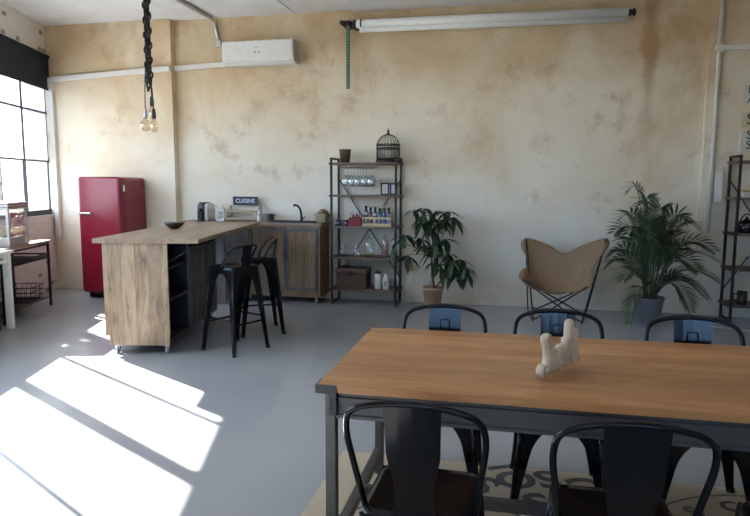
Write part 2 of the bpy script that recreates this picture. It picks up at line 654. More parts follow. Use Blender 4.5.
# lowered ceiling edge above the screen
b = MB()
b.box(-2.02, 7.3, HC - .025, XR, 7.8, HC)
struct(b.build('trim_4', M['ceiling']))

# back wall: left bay stands a little forward, right bay too
b = MB()
b.box(-7.2, 7.69, 0, -4.44, 8.1, HC)
b.box(-4.44, YB, 0, 2.02, 8.1, HC)
b.box(2.02, 7.74, 0, XR + .3, 8.1, HC)
struct(b.build('wall_back', M['plaster']))
b = MB()
b.box(XR, YR, 0, XR + .3, 8.1, HC)
struct(b.build('wall_right', M['white_wall']))

def lw_matrix():
    """local frame of the left wall: x = inward (into the room), y = along the wall away from camera"""
    mt = Matrix((-NO, DV, Vector((0, 0, 1)))).transposed().to_4x4()
    mt.translation = C0
    return mt
LW = lw_matrix()
WIN = [(.03, 1.50), (1.53, 2.90), (2.94, 4.36), (4.40, 5.85), (5.89, 7.34)]   # s ranges
Z0, Z1 = 1.05, 3.20
b = MB()
edges = [-.35] + [v for w in WIN for v in w] + [12.2]
b.box(-.12, -12.2, 0, 0, .35, Z0)
b.box(-.12, -12.2, Z1, 0, .35, HC)
for a, c in zip(edges[0::2], edges[1::2]):
    b.box(-.12, -c, Z0, 0, -a, Z1)
o = b.build('wall_left', M['brick'])
o.matrix_world = LW
struct(o)

def lw_obj(mb, name, mats, parent=None, smooth=False):
    o = mb.build(name, mats, parent)
    if parent is None:
        o.matrix_world = LW
    return o

for k, (a, c) in enumerate(WIN):
    f = MB()
    fw = .07 if k == 0 else .045
    X0, X1 = -.08, -.04
    f.box(X0, -c, Z0, X1, -a, Z0 + fw)
    f.box(X0, -c, Z1 - fw, X1, -a, Z1)
    f.box(X0, -c, Z0, X1, -c + fw * .8, Z1)
    f.box(X0, -a - fw, Z0, X1, -a, Z1)
    mid = .80 if k == 0 else (2.19 if k == 1 else (3.69 if k == 2 else (a + c) / 2))
    f.box(-.078, -mid - .012, Z0, -.04, -mid + .012, Z1)
    if k == 0:
        for z in (1.78, 2.44):
            f.box(-.078, -c, z - .011, -.04, -a, z + .011)
    fo = struct(lw_obj(f, 'window_%d' % (k + 1), M['frame_dark']))
    g = MB()
    if k == 0:      # upper-pane frosting added to keep direct sun off the island; lower row clear
        g.box(-.063, -c + .01, 1.78, -.057, -a - .01, Z1 - .01)
        g.build('sun_diffusing_pane', M['frost'], fo)
        g = MB()
        g.box(-.063, -c + .01, Z0 + .01, -.057, -a - .01, 1.78)
    else:
        g.box(-.063, -c + .01, Z0 + .01, -.057, -a - .01, Z1 - .01)
    g.build('pane', M['glass'], fo)

# roller blinds
for k, (a, c, zb, lab) in enumerate([
        (.10, 1.50, 2.735, 'dark navy roller blind pulled a little way down the corner window'),
        (1.52, 2.17, 2.55, 'short dark roller blind hanging lower, second from the corner'),
        (2.172, 4.40, 2.735, 'dark roller blind over the window nearer the camera')]):
    t = thing('roller_blind', lab, 'blind', C0 - DV * ((a + c) / 2) - NO * .03 + Vector((0, 0, zb)), math.atan2(DV.y, DV.x) - PI / 2, 'roller blinds on the left wall')
    h = (c - a) / 2
    b = MB()
    b.box(-.004, -h, .02, .0, h, 3.19 - zb)
    b.build('fabric', M['blind'], t)
    b = MB()
    b.tube([(0.005, -h, 3.19 - zb), (.005, h, 3.19 - zb)], .022, 10)
    b.build('roller', M['blind'], t)
    b = MB()
    b.box(-.010, -h, 0, .006, h, .022, .003)
    b.build('hem_bar', M['blind'], t)

# rear wall (behind the camera) with three wide windows
b = MB()
RW = [(-1.9, .0), (.35, 2.6)]
b.box(-4, YR - .3, 0, XR, YR, 1.5)
b.box(-4, YR - .3, 2.55, XR, YR, HC)
ed = [-4] + [v for w in RW for v in w] + [XR]
for a, c in zip(ed[0::2], ed[1::2]):
    b.box(a, YR - .3, 1.5, c, YR, 2.55)
struct(b.build('wall_rear', M['white_wall']))
for k, (a, c) in enumerate(RW):
    f = MB()
    for z in (1.5, 2.49):
        f.box(a, YR - .12, z, c, YR - .06, z + .06)
    for x in (a, (a + c) / 2 - .03, c - .06):
        f.box(x, YR - .12, 1.5, x + .06, YR - .06, 2.55)
    fo = struct(f.build('window_%d' % (k + 6), M['frame_dark']))
    g = MB()
    g.box(a + .01, YR - .093, 1.51, c - .01, YR - .087, 2.54)
    g.build('pane', M['glass'], fo)

# ------------------------------------------------------------------ things fixed to walls and ceiling
def one(mb, name, mats, label, cat, group=None, **kw):
    return tag(mb.build(name, mats, None, **kw), label, cat, group)

# cable trunking on the left bay
b = MB()
b.bar((-6.205, 7.655, 2.883), (-4.44, 7.655, 2.965), .05, .065, bev=.006)
b.box(-6.275, 7.63, .72, -6.205, 7.689, 2.91, .006)
one(b, 'cable_trunking', M['pipe_white'], 'white cable trunking bent round the left corner bay above the red fridge', 'trunking')
b = MB()
b.bar((-4.44, 7.775, 2.985), (-3.70, 7.775, 3.015), .045, .065, bev=.006)
one(b, 'cable_trunking', M['pipe_white'], 'short white trunking running along the wall into the air conditioner', 'trunking')
# conduit dropping from the ceiling to the air conditioner
b = MB()
b.tube(round_path([(-3.83, 5.2, 3.575), (-3.86, 7.76, 3.575), (-3.80, 7.775, 3.30)], .08, 5), .024, 8)
b.box(-3.84, 7.745, 3.24, -3.76, 7.80, 3.32, .006)
one(b, 'conduit', M['alu'], 'grey conduit along the ceiling dropping to the air conditioner', 'conduit')
# right hand conduit with branch
b = MB()
b.tube([(2.11, 7.715, 3.58), (2.11, 7.715, .95)], .022, 8)
b.box(2.075, 7.69, 2.92, 2.145, 7.74, 3.0, .006)
b.bar((2.11, 7.715, 2.96), (3.4, 7.715, 2.96), .04, .05, bev=.004)
one(b, 'conduit', M['pipe_white'], 'thin white vertical conduit with a side branch at the right end of the wall', 'conduit')
t = thing('wall_switch', 'white switch box on the wall beside the right-hand conduit', 'switch', (2.185, 7.74, 1.29))
b = MB()
b.box(-.035, -.05, 0, .045, 0, .34, .01)
b.build('box', M['pipe_white'], t)
b = MB()
b.box(-.012, -.062, .20, .02, -.05, .26, .004)
b.build('rocker', M['white'], t)

# air conditioner
t = thing('air_conditioner', 'white wall-mounted air conditioner unit high up left of the screen', 'air conditioner', (-3.19, 7.80, 2.965))
prof = [(0, 0), (-.16, .0), (-.215, .035), (-.235, .08), (-.235, .25), (-.22, .285), (0, .295)]
b = MB()
b.poly([(-.47, y, z) for y, z in prof], .94, (1, 0, 0))
b.build('body', M['white'], t)
b = MB()
b.box(-.465, -.243, .075, .465, -.234, .275, .004)
b.build('front_panel', M['white'], t)
b = MB()
b.box(-.44, -.228, .028, .44, -.205, .064, .004)
b.build('air_flap', M['white'], t)
for q in ((-.03, .13, -.012, .145), (.02, .13, .038, .145), (-.03, .19, .01, .195)):
    b = MB()
    b.box(q[0], -.2455, q[1], q[2], -.242, q[3])
    b.build('indicator', M['black_matt'], t)
b = MB()
b.box(.471, -.225, .02, .476, -.03, .275, .002)
b.build('side_cap', M['alu'], t)

# projector screen
t = thing('projector_screen', 'long white rolled-up projector screen hung high across the back wall', 'screen', (-.38, 7.60, 3.30))
b = MB()
b.tube([(-1.54, 0, .085), (1.52, 0, .055)], .052, 14)
b.build('case', M['white_metal'], t)
b = MB()
b.tube([(-1.50, -.01, .015), (1.50, -.01, -.015)], .034, 12)
b.build('fabric_roll', M['white'], t)
b = MB()
b.tube([(-1.585, 0, .0855), (-1.54, 0, .085)], .05, 12)
b.tube([(-1.49, 0, .0845), (-1.475, 0, .0845)], .055, 14)
b.box(-1.60, -.03, .05, -1.54, .199, .085, .005)
b.build('end_bracket', M['rubber'], t)
b = MB()
b.tube([(1.52, 0, .055), (1.60, 0, .055)], .03, 12)
b.tube([(1.575, 0, .055), (1.59, 0, .055)], .042, 12)
b.box(1.53, -.02, .06, 1.58, .199, .085, .005)
b.build('end_bracket', M['rubber'], t)
# green toothed strip beside it
t = thing('pull_strip', 'green toothed strip hanging at the left end of the screen', 'pull strip', (-2.03, 7.60, 2.63))
b = MB()
b.box(-.022, -.006, 0, .022, .006, .80)
b.build('strip', M['green_rule'], t)
for k in range(22):
    b = MB()
    b.box(-.018, -.008, .02 + k * .034, .008, -.0055, .034 + k * .034)
    b.build('notch', M['notch'], t)
b = MB()
b.box(-.07, -.02, .74, .035, .199, .80, .008)
b.build('bracket', M['rubber'], t)
b = MB()
b.cyl((-.065, -.05, .77), (-.065, -.019, .77), .028)
b.build('knob', M['rubber'], t)

# ------------------------------------------------------------------ pendant lamp
t = thing('pendant_lamp', 'black chain-wrapped pendant with three amber filament bulbs above the island', 'lamp', (-3.66, 5.9, 2.03))
b = MB()
b.lathe([(.06, 1.55), (.06, 1.565), (.02, 1.57)], seg=16)
b.build('ceiling_rose', M['black_matt'], t)
b = MB()
for k in range(3):          # twisted flex
    pts = []
    for i in range(40):
        u = i / 39
        pts.append((.022 * math.cos(u * 26 + k * 2.1), .022 * math.sin(u * 26 + k * 2.1), 1.55 - u * 1.17))
    b.tube(pts, .010, 6)
b.build('flex', M['black_matt'], t)
b = MB()
zz = 1.55
i = 0
while zz > .44:             # heavy chain round the flex
    c = Vector((.019 * math.cos(i * 2.1), .019 * math.sin(i * 2.1), zz))
    a = i * PI / 2 + .4
    ring = [c + Vector((.020 * math.cos(q) * math.cos(a), .020 * math.cos(q) * math.sin(a), .036 * math.sin(q))) for q in [2 * PI * j / 10 for j in range(10)]]
    b.tube(ring, .0095, 6, closed=True)
    zz -= .024
    i += 1
b.build('chain', M['dark_iron'], t)
def bulb(px, py, zb, kind, ztop):
    b = MB()
    b.tube(arc((0, 0, ztop), (px * .9, py * .9, ztop - .05), (px, py, zb + .19), 8), .0055, 6)
    c = b.build('bulb_cord', M['black_matt'], t)
    b = MB()
    b.lathe([(.008, .215), (.016, .205), (.021, .15), (.021, .115)], (px, py, zb), 12)
    h = b.build('bulb_holder', M['black_matt'] if kind else M['alu'], t)
    b = MB()
    if kind:
        pr = [(.004, -.02), (.026, -.012), (.038, .02), (.039, .05), (.026, .09), (.018, .115)]
    else:
        pr = [(.004, -.02), (.035, -.010), (.056, .018), (.060, .042), (.050, .075), (.024, .10), (.018, .115)]
    b.lathe(pr, (px, py, zb), 16)
    g = b.build('bulb', M['amber'], t)
    b = MB()
    b.tube([(px + .012 * math.cos(q * 2), py + .012 * math.sin(q * 2), zb + .03 + .006 * q) for q in range(11)], .0022, 5)
    b.build('filament', M['filament'], g)
bulb(-.055, 0, .0, 0, .75)
bulb(.005, .03, .12, 1, .50)
bulb(.052, -.02, -.01, 1, .52)

# ------------------------------------------------------------------ refrigerator
t = thing('refrigerator', 'rounded cherry red retro fridge in the left back corner', 'refrigerator', (-5.165, 7.36, 0))
def rbox(mb, x0, y0, z0, x1, y1, z1, bev, seg=4):
    return mb.box(x0, y0, z0, x1, y1, z1, bev, None, seg)
b = MB()
rbox(b, -.30, -.20, .06, .30, .31, 1.56, .045)
b.build('body', M['red'], t, smooth=False)
for nm, z0, z1 in (('door', .075, 1.565),):
    b = MB()
    rbox(b, -.305, -.285, z0, .305, -.207, z1, .042)
    d = b.build(nm, M['red'], t)
    if nm == 'door':
        b = MB()
        b.bar((-.285, -.30, 1.10), (-.09, -.325, 1.10), .022, .026, bev=.006)
        b.bar((-.27, -.284, 1.10), (-.27, -.305, 1.10), .02, .02)
        b.build('handle', M['chrome'], d)
b = MB()
b.box(.30, -.215, 1.38, .312, -.175, 1.46, .004)
b.build('hinge', M['chrome'], t)
b = MB()
b.box(-.27, -.18, 0, .27, .30, .07)
b.build('plinth', M['rubber'], t)

# ------------------------------------------------------------------ kitchen run along the back wall
ZW = 1.0
def caster(mb, x, y, r=.03):
    mb.tube([(x - .012, y, r), (x + .012, y, r)], r, 12)
    mb.box(x - .018, y - .012, r, x + .018, y + .012, .085)

def kitchen_cabinet(x0, x1, label, dm):
    w = x1 - x0
    t = thing('kitchen_cabinet', label, 'cabinet', ((x0 + x1) / 2, 7.58, 0), 0, 'kitchen cabinets on the back wall')
    b = MB()
    h = w / 2
    b.box(-h, -.195, .085, h, .20, .105)
    b.box(-h, -.195, .105, -h + .03, .20, ZW - .042)
    b.box(h - .03, -.195, .105, h, .20, ZW - .042)
    b.box(-h + .03, .18, .105, h - .03, .20, ZW - .042)
    b.box(-h + .03, -.195, ZW - .075, h - .03, -.165, ZW - .042)
    b.box(-h + .03, -.195, .105, h - .03, -.165, .165)
    b.build('carcass', M['door_wood'], t)
    for s in (-1, 1):
        dx0, dx1 = (-h + .035, -.004) if s < 0 else (.004, h - .035)
        b = MB()
        b.box(dx0 + .02, -.205, .185, dx1 - .02, -.185, ZW - .10)
        d = b.build('door', dm, t)
        b = MB()
        for q in ((dx0, .168, dx1, .198), (dx0, ZW - .108, dx1, ZW - .08)):
            b.box(q[0], -.212, q[1], q[2], -.185, q[3])
        b.box(dx0, -.212, .198, dx0 + .028, -.185, ZW - .108)
        b.box(dx1 - .028, -.212, .198, dx1, -.185, ZW - .108)
        b.build('door_frame', M['zinc'], d)
        b = MB()
        hx = dx1 - .015 if s < 0 else dx0 + .015
        b.tube(round_path([(hx, -.212, .55), (hx, -.235, .55), (hx, -.235, .67), (hx, -.212, .67)], .01, 3), .005, 6)
        b.build('handle', M['dark_iron'], d)
    for x, y in ((-h + .06, -.16), (h - .06, -.16), (-h + .06, .16), (h - .06, .16)):
        b = MB()
        caster(b, x, y)
        b.build('caster', M['alu'], t)
kitchen_cabinet(-3.215, -2.335, 'brown boarded two-door cabinet on casters under the sink', M['door_wood'])
kitchen_cabinet(-4.22, -3.225, 'dim grey-brown two-door cabinet behind the bar stools', M['grey_wood'])
# worktop with a cut-out for the sink
b = MB()
wx0, wx1, wy0, wy1 = -4.24, -2.315, 7.365, 7.795
sx0, sx1, sy0, sy1 = -2.99, -2.46, 7.42, 7.68
b.box(wx0, wy0, ZW - .04, sx0, wy1, ZW)
b.box(sx1, wy0, ZW - .04, wx1, wy1, ZW)
b.box(sx0, wy0, ZW - .04, sx1, sy0, ZW)
b.box(sx0, sy1, ZW - .04, sx1, wy1, ZW)
one(b, 'worktop', M['worktop_wood'], 'brown wooden worktop along the back wall carrying sink and coffee machine', 'worktop')
t = thing('sink', 'black rectangular inset sink in the back worktop', 'sink', (-2.725, 7.55, ZW))
b = MB()
for q in ((-.285, -.145, .285, -.12), (-.285, .12, .285, .145), (-.285, -.12, -.255, .12), (.255, -.12, .285, .12)):
    b.box(q[0], q[1], 0.0005, q[2], q[3], .016)
b.build('rim', M['black_matt'], t)
b = MB()
b.box(-.262, -.128, -.15, .262, .128, -.14)
for q in ((-.262, -.128, .262, -.118), (-.262, .118, .262, .128), (-.262, -.128, -.252, .128), (.252, -.128, .262, .128)):
    b.box(q[0], q[1], -.15, q[2], q[3], 0)
b.build('basin', M['black_matt'], t)
t = thing('faucet', 'black curved tap rising behind the sink', 'faucet', (-2.69, 7.735, ZW))
b = MB()
b.lathe([(.03, 0), (.03, .012), (.016, .02), (.016, .05)], seg=14)
b.build('base', M['black_matt'], t)
b = MB()
b.tube(arc((0, 0, .04), (.0, .0, .21), (-.06, -.10, .215), 10) + [(-.066, -.11, .20)], .013, 10)
b.build('spout', M['black_matt'], t)
b = MB()
b.bar((.012, 0, .035), (.05, -.02, .06), .012)
b.build('lever', M['black_matt'], t)

# things on the worktop
t = thing('coffee_machine', 'black and white pod coffee machine at the left end of the worktop', 'coffee machine', (-3.955, 7.58, ZW))
b = MB()
pr = [(-.15, 0), (.10, 0), (.10, .21), (.06, .24), (-.08, .245), (-.135, .22), (-.15, .16)]
b.poly([(-.035, y, z) for y, z in pr], .07, (1, 0, 0))
b.build('body', M['black'], t)
b = MB()
pr2 = [(-.10, 0.01), (.11, .01), (.11, .20), (.06, .228), (-.06, .228), (-.10, .20)]
b.poly([(.0352, y, z) for y, z in pr2], .045, (1, 0, 0))
b.build('water_tank', M['white'], t)
b = MB()
b.box(-.025, -.20, 0, .025, -.151, .02, .004)
b.build('drip_tray', M['black_matt'], t)
b = MB()
b.bar((0, -.151, .155), (0, -.18, .145), .025)
b.build('spout', M['chrome'], t)

t = thing('lantern', 'small white candle lantern between the coffee machine and the rack', 'lantern', (-3.745, 7.62, ZW))
b = MB()
b.box(-.055, -.055, 0, .055, .055, .02, .003)
b.build('base', M['white_metal'], t)
b = MB()
for x in (-.045, .045):
    for y in (-.045, .045):
        b.box(x - .006, y - .006, .02, x + .006, y + .006, .13)
b.box(-.055, -.055, .13, .055, .055, .142)
b.build('cage', M['white_metal'], t)
b = MB()
b.lathe([(.066, .142), (.03, .185), (.018, .19), (.018, .205)], seg=4)
b.build('roof', M['white_metal'], t)
b = MB()
b.tube([(.022 * math.cos(q), 0, .215 + .022 * math.sin(q)) for q in [2 * PI * j / 12 for j in range(12)]], .003, 5, closed=True)
b.build('ring', M['white_metal'], t)
b = MB()
b.cyl((0, 0, .02), (0, 0, .075), .025)
b.build('candle', M['plate_white'], t)

t = thing('spice_rack', 'two-tier wooden counter rack with a black CUISINE sign on top', 'rack', (-3.45, 7.66, ZW))
for x in (-.21, .21):
    b = MB()
    b.box(x - .01, -.08, 0, x + .01, -.06, .13)
    b.box(x - .01, .06, 0, x + .01, .08, .205)
    b.box(x - .01, -.06, .012, x + .01, .06, .03)
    b.bar((x, -.07, .128), (x, .07, .20), .012)
    b.build('side_frame', M['wicker'], t)
for z in (.022, .118):
    b = MB()
    b.box(-.20, -.075, z - .006, .20, .075, z + .006)
    b.build('shelf', M['wicker'], t)
    b = MB()
    b.box(-.20, -.085, z, .20, -.077, z + .026)
    b.build('front_rail', M['wicker'], t)
b = MB()
b.box(-.175, .045, .20, .175, .059, .315, .004)
sg = b.build('sign', M['sign_black'], t)
b = MB()
b.text('CUISINE', .074, Matrix.Translation((0, .0435, .257)) @ Matrix.Rotation(PI / 2, 4, 'X'), .001)
b.build('lettering', M['chalk'], sg)
b = MB()
b.lathe([(.028, 0), (.03, .01), (.03, .10), (.018, .13), (.018, .15)], seg=14)
one(b, 'bottle', M['plate_white'], 'pale little bottle standing between the rack and the saucepan', 'bottle', loc=(-3.212, 7.60, ZW))
tag(bpy.data.objects['bottle'], 'pale little bottle standing between the rack and the saucepan', 'bottle')

t = thing('saucepan', 'shiny metal saucepan on the worktop left of the sink', 'saucepan', (-3.09, 7.57, ZW))
b = MB()
b.lathe([(.02, .0), (.085, .0), (.09, .006), (.09, .105), (.093, .108), (.087, .108), (.084, .012), (.01, .010)], seg=24)
b.build('pan', M['alu'], t)
for s in (-1, 1):
    b = MB()
    b.tube([(s * .088, -.03, .085), (s * .118, -.025, .09), (s * .118, .025, .09), (s * .088, .03, .085)], .005, 6)
    b.build('handle', M['dark_iron'], t)

t = thing('bread_basket', 'pale woven basket of bread at the right end of the worktop', 'basket', (-2.385, 7.66, ZW))
b = MB()
for k in range(7):
    z = .008 + k * .016
    hx, hy = .058 + k * .003, .075 + k * .004
    ring = round_path([(-hx, 0, z), (-hx, -hy, z), (hx, -hy, z), (hx, hy, z), (-hx, hy, z), (-hx, 0.001, z)], .03, 3)
    b.tube(ring[:-1], .009, 6, closed=True)
b.box(-.055, -.07, 0, .055, .07, .01)
b.build('woven_body', M['wicker'], t)
b = MB()
b.tube(arc((-.075, 0, .105), (0, 0, .21), (.075, 0, .105), 10), .007, 6)
b.build('handle', M['wicker'], t)
for k, (x, y, z, rz) in enumerate([(-.01, -.03, .105, .5), (.015, .035, .12, -.4)]):
    b = MB()
    b.lathe([(.002, -.082), (.028, -.065), (.042, -.02), (.042, .02), (.028, .065), (.002, .082)], seg=12)
    bmesh.ops.rotate(b.bm, verts=b.bm.verts, cent=(0, 0, 0), matrix=Matrix.Rotation(rz, 3, 'Z') @ Matrix.Rotation(PI / 2 - .35, 3, 'X'))
    o = one(b, 'bread_loaf', M['bread'], ['brown bread roll at the front of the woven basket', 'brown bread roll at the back of the woven basket'][k], 'bread', 'bread in the basket', loc=(-2.385 + x, 7.66 + y, ZW + z))

# ------------------------------------------------------------------ kitchen island
ISL = thing('kitchen_island', 'reclaimed wood kitchen island on casters with overhanging top', 'kitchen island', (-3.50, 4.68, 0), R(11))
t = ISL
ZI = 1.015
b = MB()
b.box(0, 0, ZI - .038, .91, 2.45, ZI, .003)
b.build('worktop', M['counter_wood'], t)
bw0, bw1, bl = .07, .63, 1.52
b = MB()
b.box(bw0, .03, .17, bw1, .055, ZI - .038)
b.box(bw0 + .005, .055, .17, bw0 + .03, bl, ZI - .038)
b.build('front_panel', M['island_wood'], t)
b = MB()
b.box(bw0 + .03, .035, .085, bw1 - .005, .06, .17)
b.build('kick_board', M['island_wood'], t)
b = MB()
b.box(bw0 + .03, .06, .10, bw1 - .02, bl, .12)
b.box(bw0 + .03, .06, .12, bw0 + .05, bl, ZI - .06)
b.box(bw0 + .03, bl - .02, .12, bw1 - .02, bl, ZI - .06)
b.box(bw0 + .03, .62, .12, bw1 - .02, .64, ZI - .06)
b.box(bw0 + .03, .06, ZI - .06, bw1 - .02, bl, ZI - .04)
b.build('carcass', M['dark_panel'], t)
for z in (.46, .74):
    b = MB()
    b.box(bw0 + .05, .06, z, bw1 - .02, .62, z + .018)
    b.build('shelf', M['dark_panel'], t)
b = MB()
b.box(bw1 - .022, .60, .10, bw1, .63, ZI - .04)
b.box(bw1 - .022, .06, .465, bw1 - .004, .60, .483)
b.box(bw1 - .022, .06, .10, bw1 - .004, .60, .125)
b.build('metal_trim', M['zinc'], t)
for k, (y0, y1) in enumerate(((.64, 1.07), (1.08, 1.50))):
    b = MB()
    b.box(bw1 - .02, y0 + .01, .12, bw1 - .003, y1 - .01, ZI - .15)
    d = b.build('side_door', M['grey_wood'], t)
    b = MB()
    for yy in (y0, y1 - .025):
        b.box(bw1 - .02, yy, .11, bw1 + .006, yy + .025, ZI - .14)
    if k:
        for yy in (y0 + .12, y0 + .24):
            b.box(bw1 - .02, yy, .11, bw1 + .006, yy + .02, ZI - .14)
    for z in (.11, ZI - .165):
        b.box(bw1 - .02, y0, z, bw1 + .006, y1, z + .025)
    b.build('door_frame', M['zinc'], d)
b = MB()
b.bar((bw1 - .01, .10, .80), (.87, .10, ZI - .041), .006)
b.build('bracket', M['dark_iron'], t)
b = MB()
b.bar((bw1 - .01, .75, .80), (.87, .75, ZI - .041), .006)
b.build('bracket', M['dark_iron'], t)
b = MB()
b.box(.06, 2.36, 0, .5, 2.40, ZI - .038)
b.build('rear_support', M['grey_wood'], t)
for x, y in ((.14, .10), (.58, .10), (.14, bl - .08), (.58, bl - .08)):
    b = MB()
    caster(b, x, y, .032)
    b.box(x - .02, y - .02, .08, x + .02, y + .02, .10)
    b.build('caster', M['alu'], t)
t = thing('bowl', 'small dark bowl with a gilt inside on the island top', 'bowl', (-3.45, 5.93, ZI))
b = MB()
b.lathe([(.035, 0), (.04, .004), (.085, .035), (.112, .068), (.104, .066)], seg=28, cap=True)
b.build('shell', M['bowl_black'], t)
b = MB()
b.lathe([(.002, .032), (.07, .04), (.103, .067)], seg=28, cap=False)
b.build('lining', M['gold'], t)

# ------------------------------------------------------------------ steel chairs and stools
def half_leg(mb, cx, cy, fx, fy, zt, zarch, wfoot, half, wtop, aq):
    """one corner leg made of two sheet faces that widen into the apron"""
    for ax in (0, 1):
        L = []
        zl = [zarch * .6 * i / 5 for i in range(5)] + [zarch * (.6 + .4 * math.sin(PI / 2 * i / 10)) for i in range(11)] + [zt]
        for z in zl:
            u = z / zt
            x = fx + (cx - fx) * u
            y = fy + (cy - fy) * u
            if z < zarch:
                q = z / zarch
                ta = max(0, (q - aq) / (1 - aq))
                w = wfoot + (wtop - wfoot) * q ** 1.2 + max(0, half - wtop) * (1 - math.sqrt(max(0, 1 - ta * ta)))
            else:
                w = half
            d = Vector((-math.copysign(1, cx), 0, 0)) if ax == 0 else Vector((0, -math.copysign(1, cy), 0))
            lim = abs(x) if ax == 0 else abs(y)
            w = min(w, lim)
            L.append((Vector((x, y, z)), Vector((x, y, z)) + d * w))
        th = .004
        inn = Vector((0, -math.copysign(th, cy), 0)) if ax == 0 else Vector((-math.copysign(th, cx), 0, 0))
        rows = [[mb.bm.verts.new(p) for p in (a, c, c + inn, a + inn)] for a, c in L]
        for r0, r1 in zip(rows, rows[1:]):
            for k in range(4):
                mb.bm.faces.new((r0[k], r0[(k + 1) % 4], r1[(k + 1) % 4], r1[k]))
        mb.bm.faces.new(rows[0])
        mb.bm.faces.new(rows[-1][::-1])
    # pressed rib down the corner
    mb.tube([(fx, fy, .0), (fx + (cx - fx) * .5, fy + (cy - fy) * .5, zt * .5), (cx, cy, zt)], [.011, .013, .013], 8)

def seat_mesh(mb, hs, z, rc=.05, dish=.008):
    n = 5
    def ring(h, r, zz):
        pts = []
        for sx, sy, a0 in ((1, 1, 0), (-1, 1, PI / 2), (-1, -1, PI), (1, -1, 3 * PI / 2)):
            for k in range(n + 1):
                a = a0 + PI / 2 * k / n
                pts.append((sx * (h - r) + r * math.cos(a), sy * (h - r) + r * math.sin(a), zz))
        return [mb.bm.verts.new(p) for p in pts]
    rs = [ring(hs + .003, rc, z - .045), ring(hs + .003, rc, z - .012), ring(hs - .004, rc, z), ring(hs - .035, rc * .8, z - .001), ring(hs * .45, rc * .4, z - dish), ring(.01, .004, z - dish)]
    for a, c in zip(rs, rs[1:]):
        m = len(a)
        for k in range(m):
            f = mb.bm.faces.new((a[k], a[(k + 1) % m], c[(k + 1) % m], c[k]))
            f.smooth = True
    mb.bm.faces.new(rs[-1])

def steel_chair(label, loc, rotz, group):
    """dining chair, front towards +y"""
    t = thing('dining_chair', label, 'chair', loc, rotz, group)
    zs, hs = .45, .18
    b = MB()
    seat_mesh(b, hs, zs)
    b.build('seat', M['black'], t)
    for sx in (-1, 1):
        for sy in (-1, 1):
            b = MB()
            half_leg(b, sx * (hs - .012), sy * (hs - .012), sx * .205, sy * .195, zs - .012, .375, .024, hs - .012, .078, .66)
            l = b.build('leg', M['black'], t)
            b = MB()
            b.cyl((sx * .205, sy * .195, 0), (sx * .204, sy * .194, .018), .016, .015, 10)
            b.build('foot', M['rubber'], l)
    b = MB()
    pts = [(-.178, -.10, zs - .02), (-.185, -.125, zs + .04), (-.216, -.20, .72), (-.200, -.232, .80), (-.10, -.245, .83), (0, -.248, .835)]
    path = round_path(pts, .05, 5)
    path = path + [Vector((-p.x, p.y, p.z)) for p in path[::-1][1:]]
    b.tube(path, .0105, 10)
    b.build('back_tube', M['black'], t)
    # splat: waisted sheet with a pressed panel
    b = MB()
    rows = []
    N = 14
    for i in range(N + 1):
        u = i / N
        z = zs - .02 + (.832 - zs + .02) * u
        y = -.178 - .07 * u ** 1.0
        w = .075 - .018 * math.sin(PI * min(1, u / .55)) + .012 * u
        cur = .003
        rows.append([b.bm.verts.new((w * q, y - cur * (1 - q * q) + dy, z)) for dy in (0, -.004) for q in ((-1, -.5, 0, .5, 1) if dy == 0 else (1, .5, 0, -.5, -1))])
    for r0, r1 in zip(rows, rows[1:]):
        for k in range(10):
            f = b.bm.faces.new((r0[k], r0[(k + 1) % 10], r1[(k + 1) % 10], r1[k]))
            f.smooth = False
    b.bm.faces.new(rows[0])
    b.bm.faces.new(rows[-1])
    sp = b.build('splat', M['black'], t)
    b = MB()
    b.tube(round_path([(-.022, -.2195, .69), (-.024, -.2325, .765), (.024, -.2325, .765), (.022, -.2195, .69)], .014, 4), .003, 6)
    b.build('pressed_rim', M['black'], sp)
    return t

GC = 'black steel dining chairs around the long table'
ch = steel_chair('black steel chair nearest the camera at the left end of the table', (-.275, 2.005, .0075), R(-1), GC)
dup(ch, (.328, 1.985, .0075), R(2), 'black steel chair second from the left on the near side of the table')
dup(ch, (.915, 2.00, .0075), R(0), 'black steel chair cut off by the bottom right corner of the photo')
dup(ch, (-.345, 3.04, .0075), R(181), 'black steel chair across the table in front of the clay-potted plant')
dup(ch, (.225, 3.04, .0075), R(180), 'black steel chair across the table in front of the leather chair')
dup(ch, (.845, 3.02, .0075), R(178), 'black steel chair across the table in front of the palm')

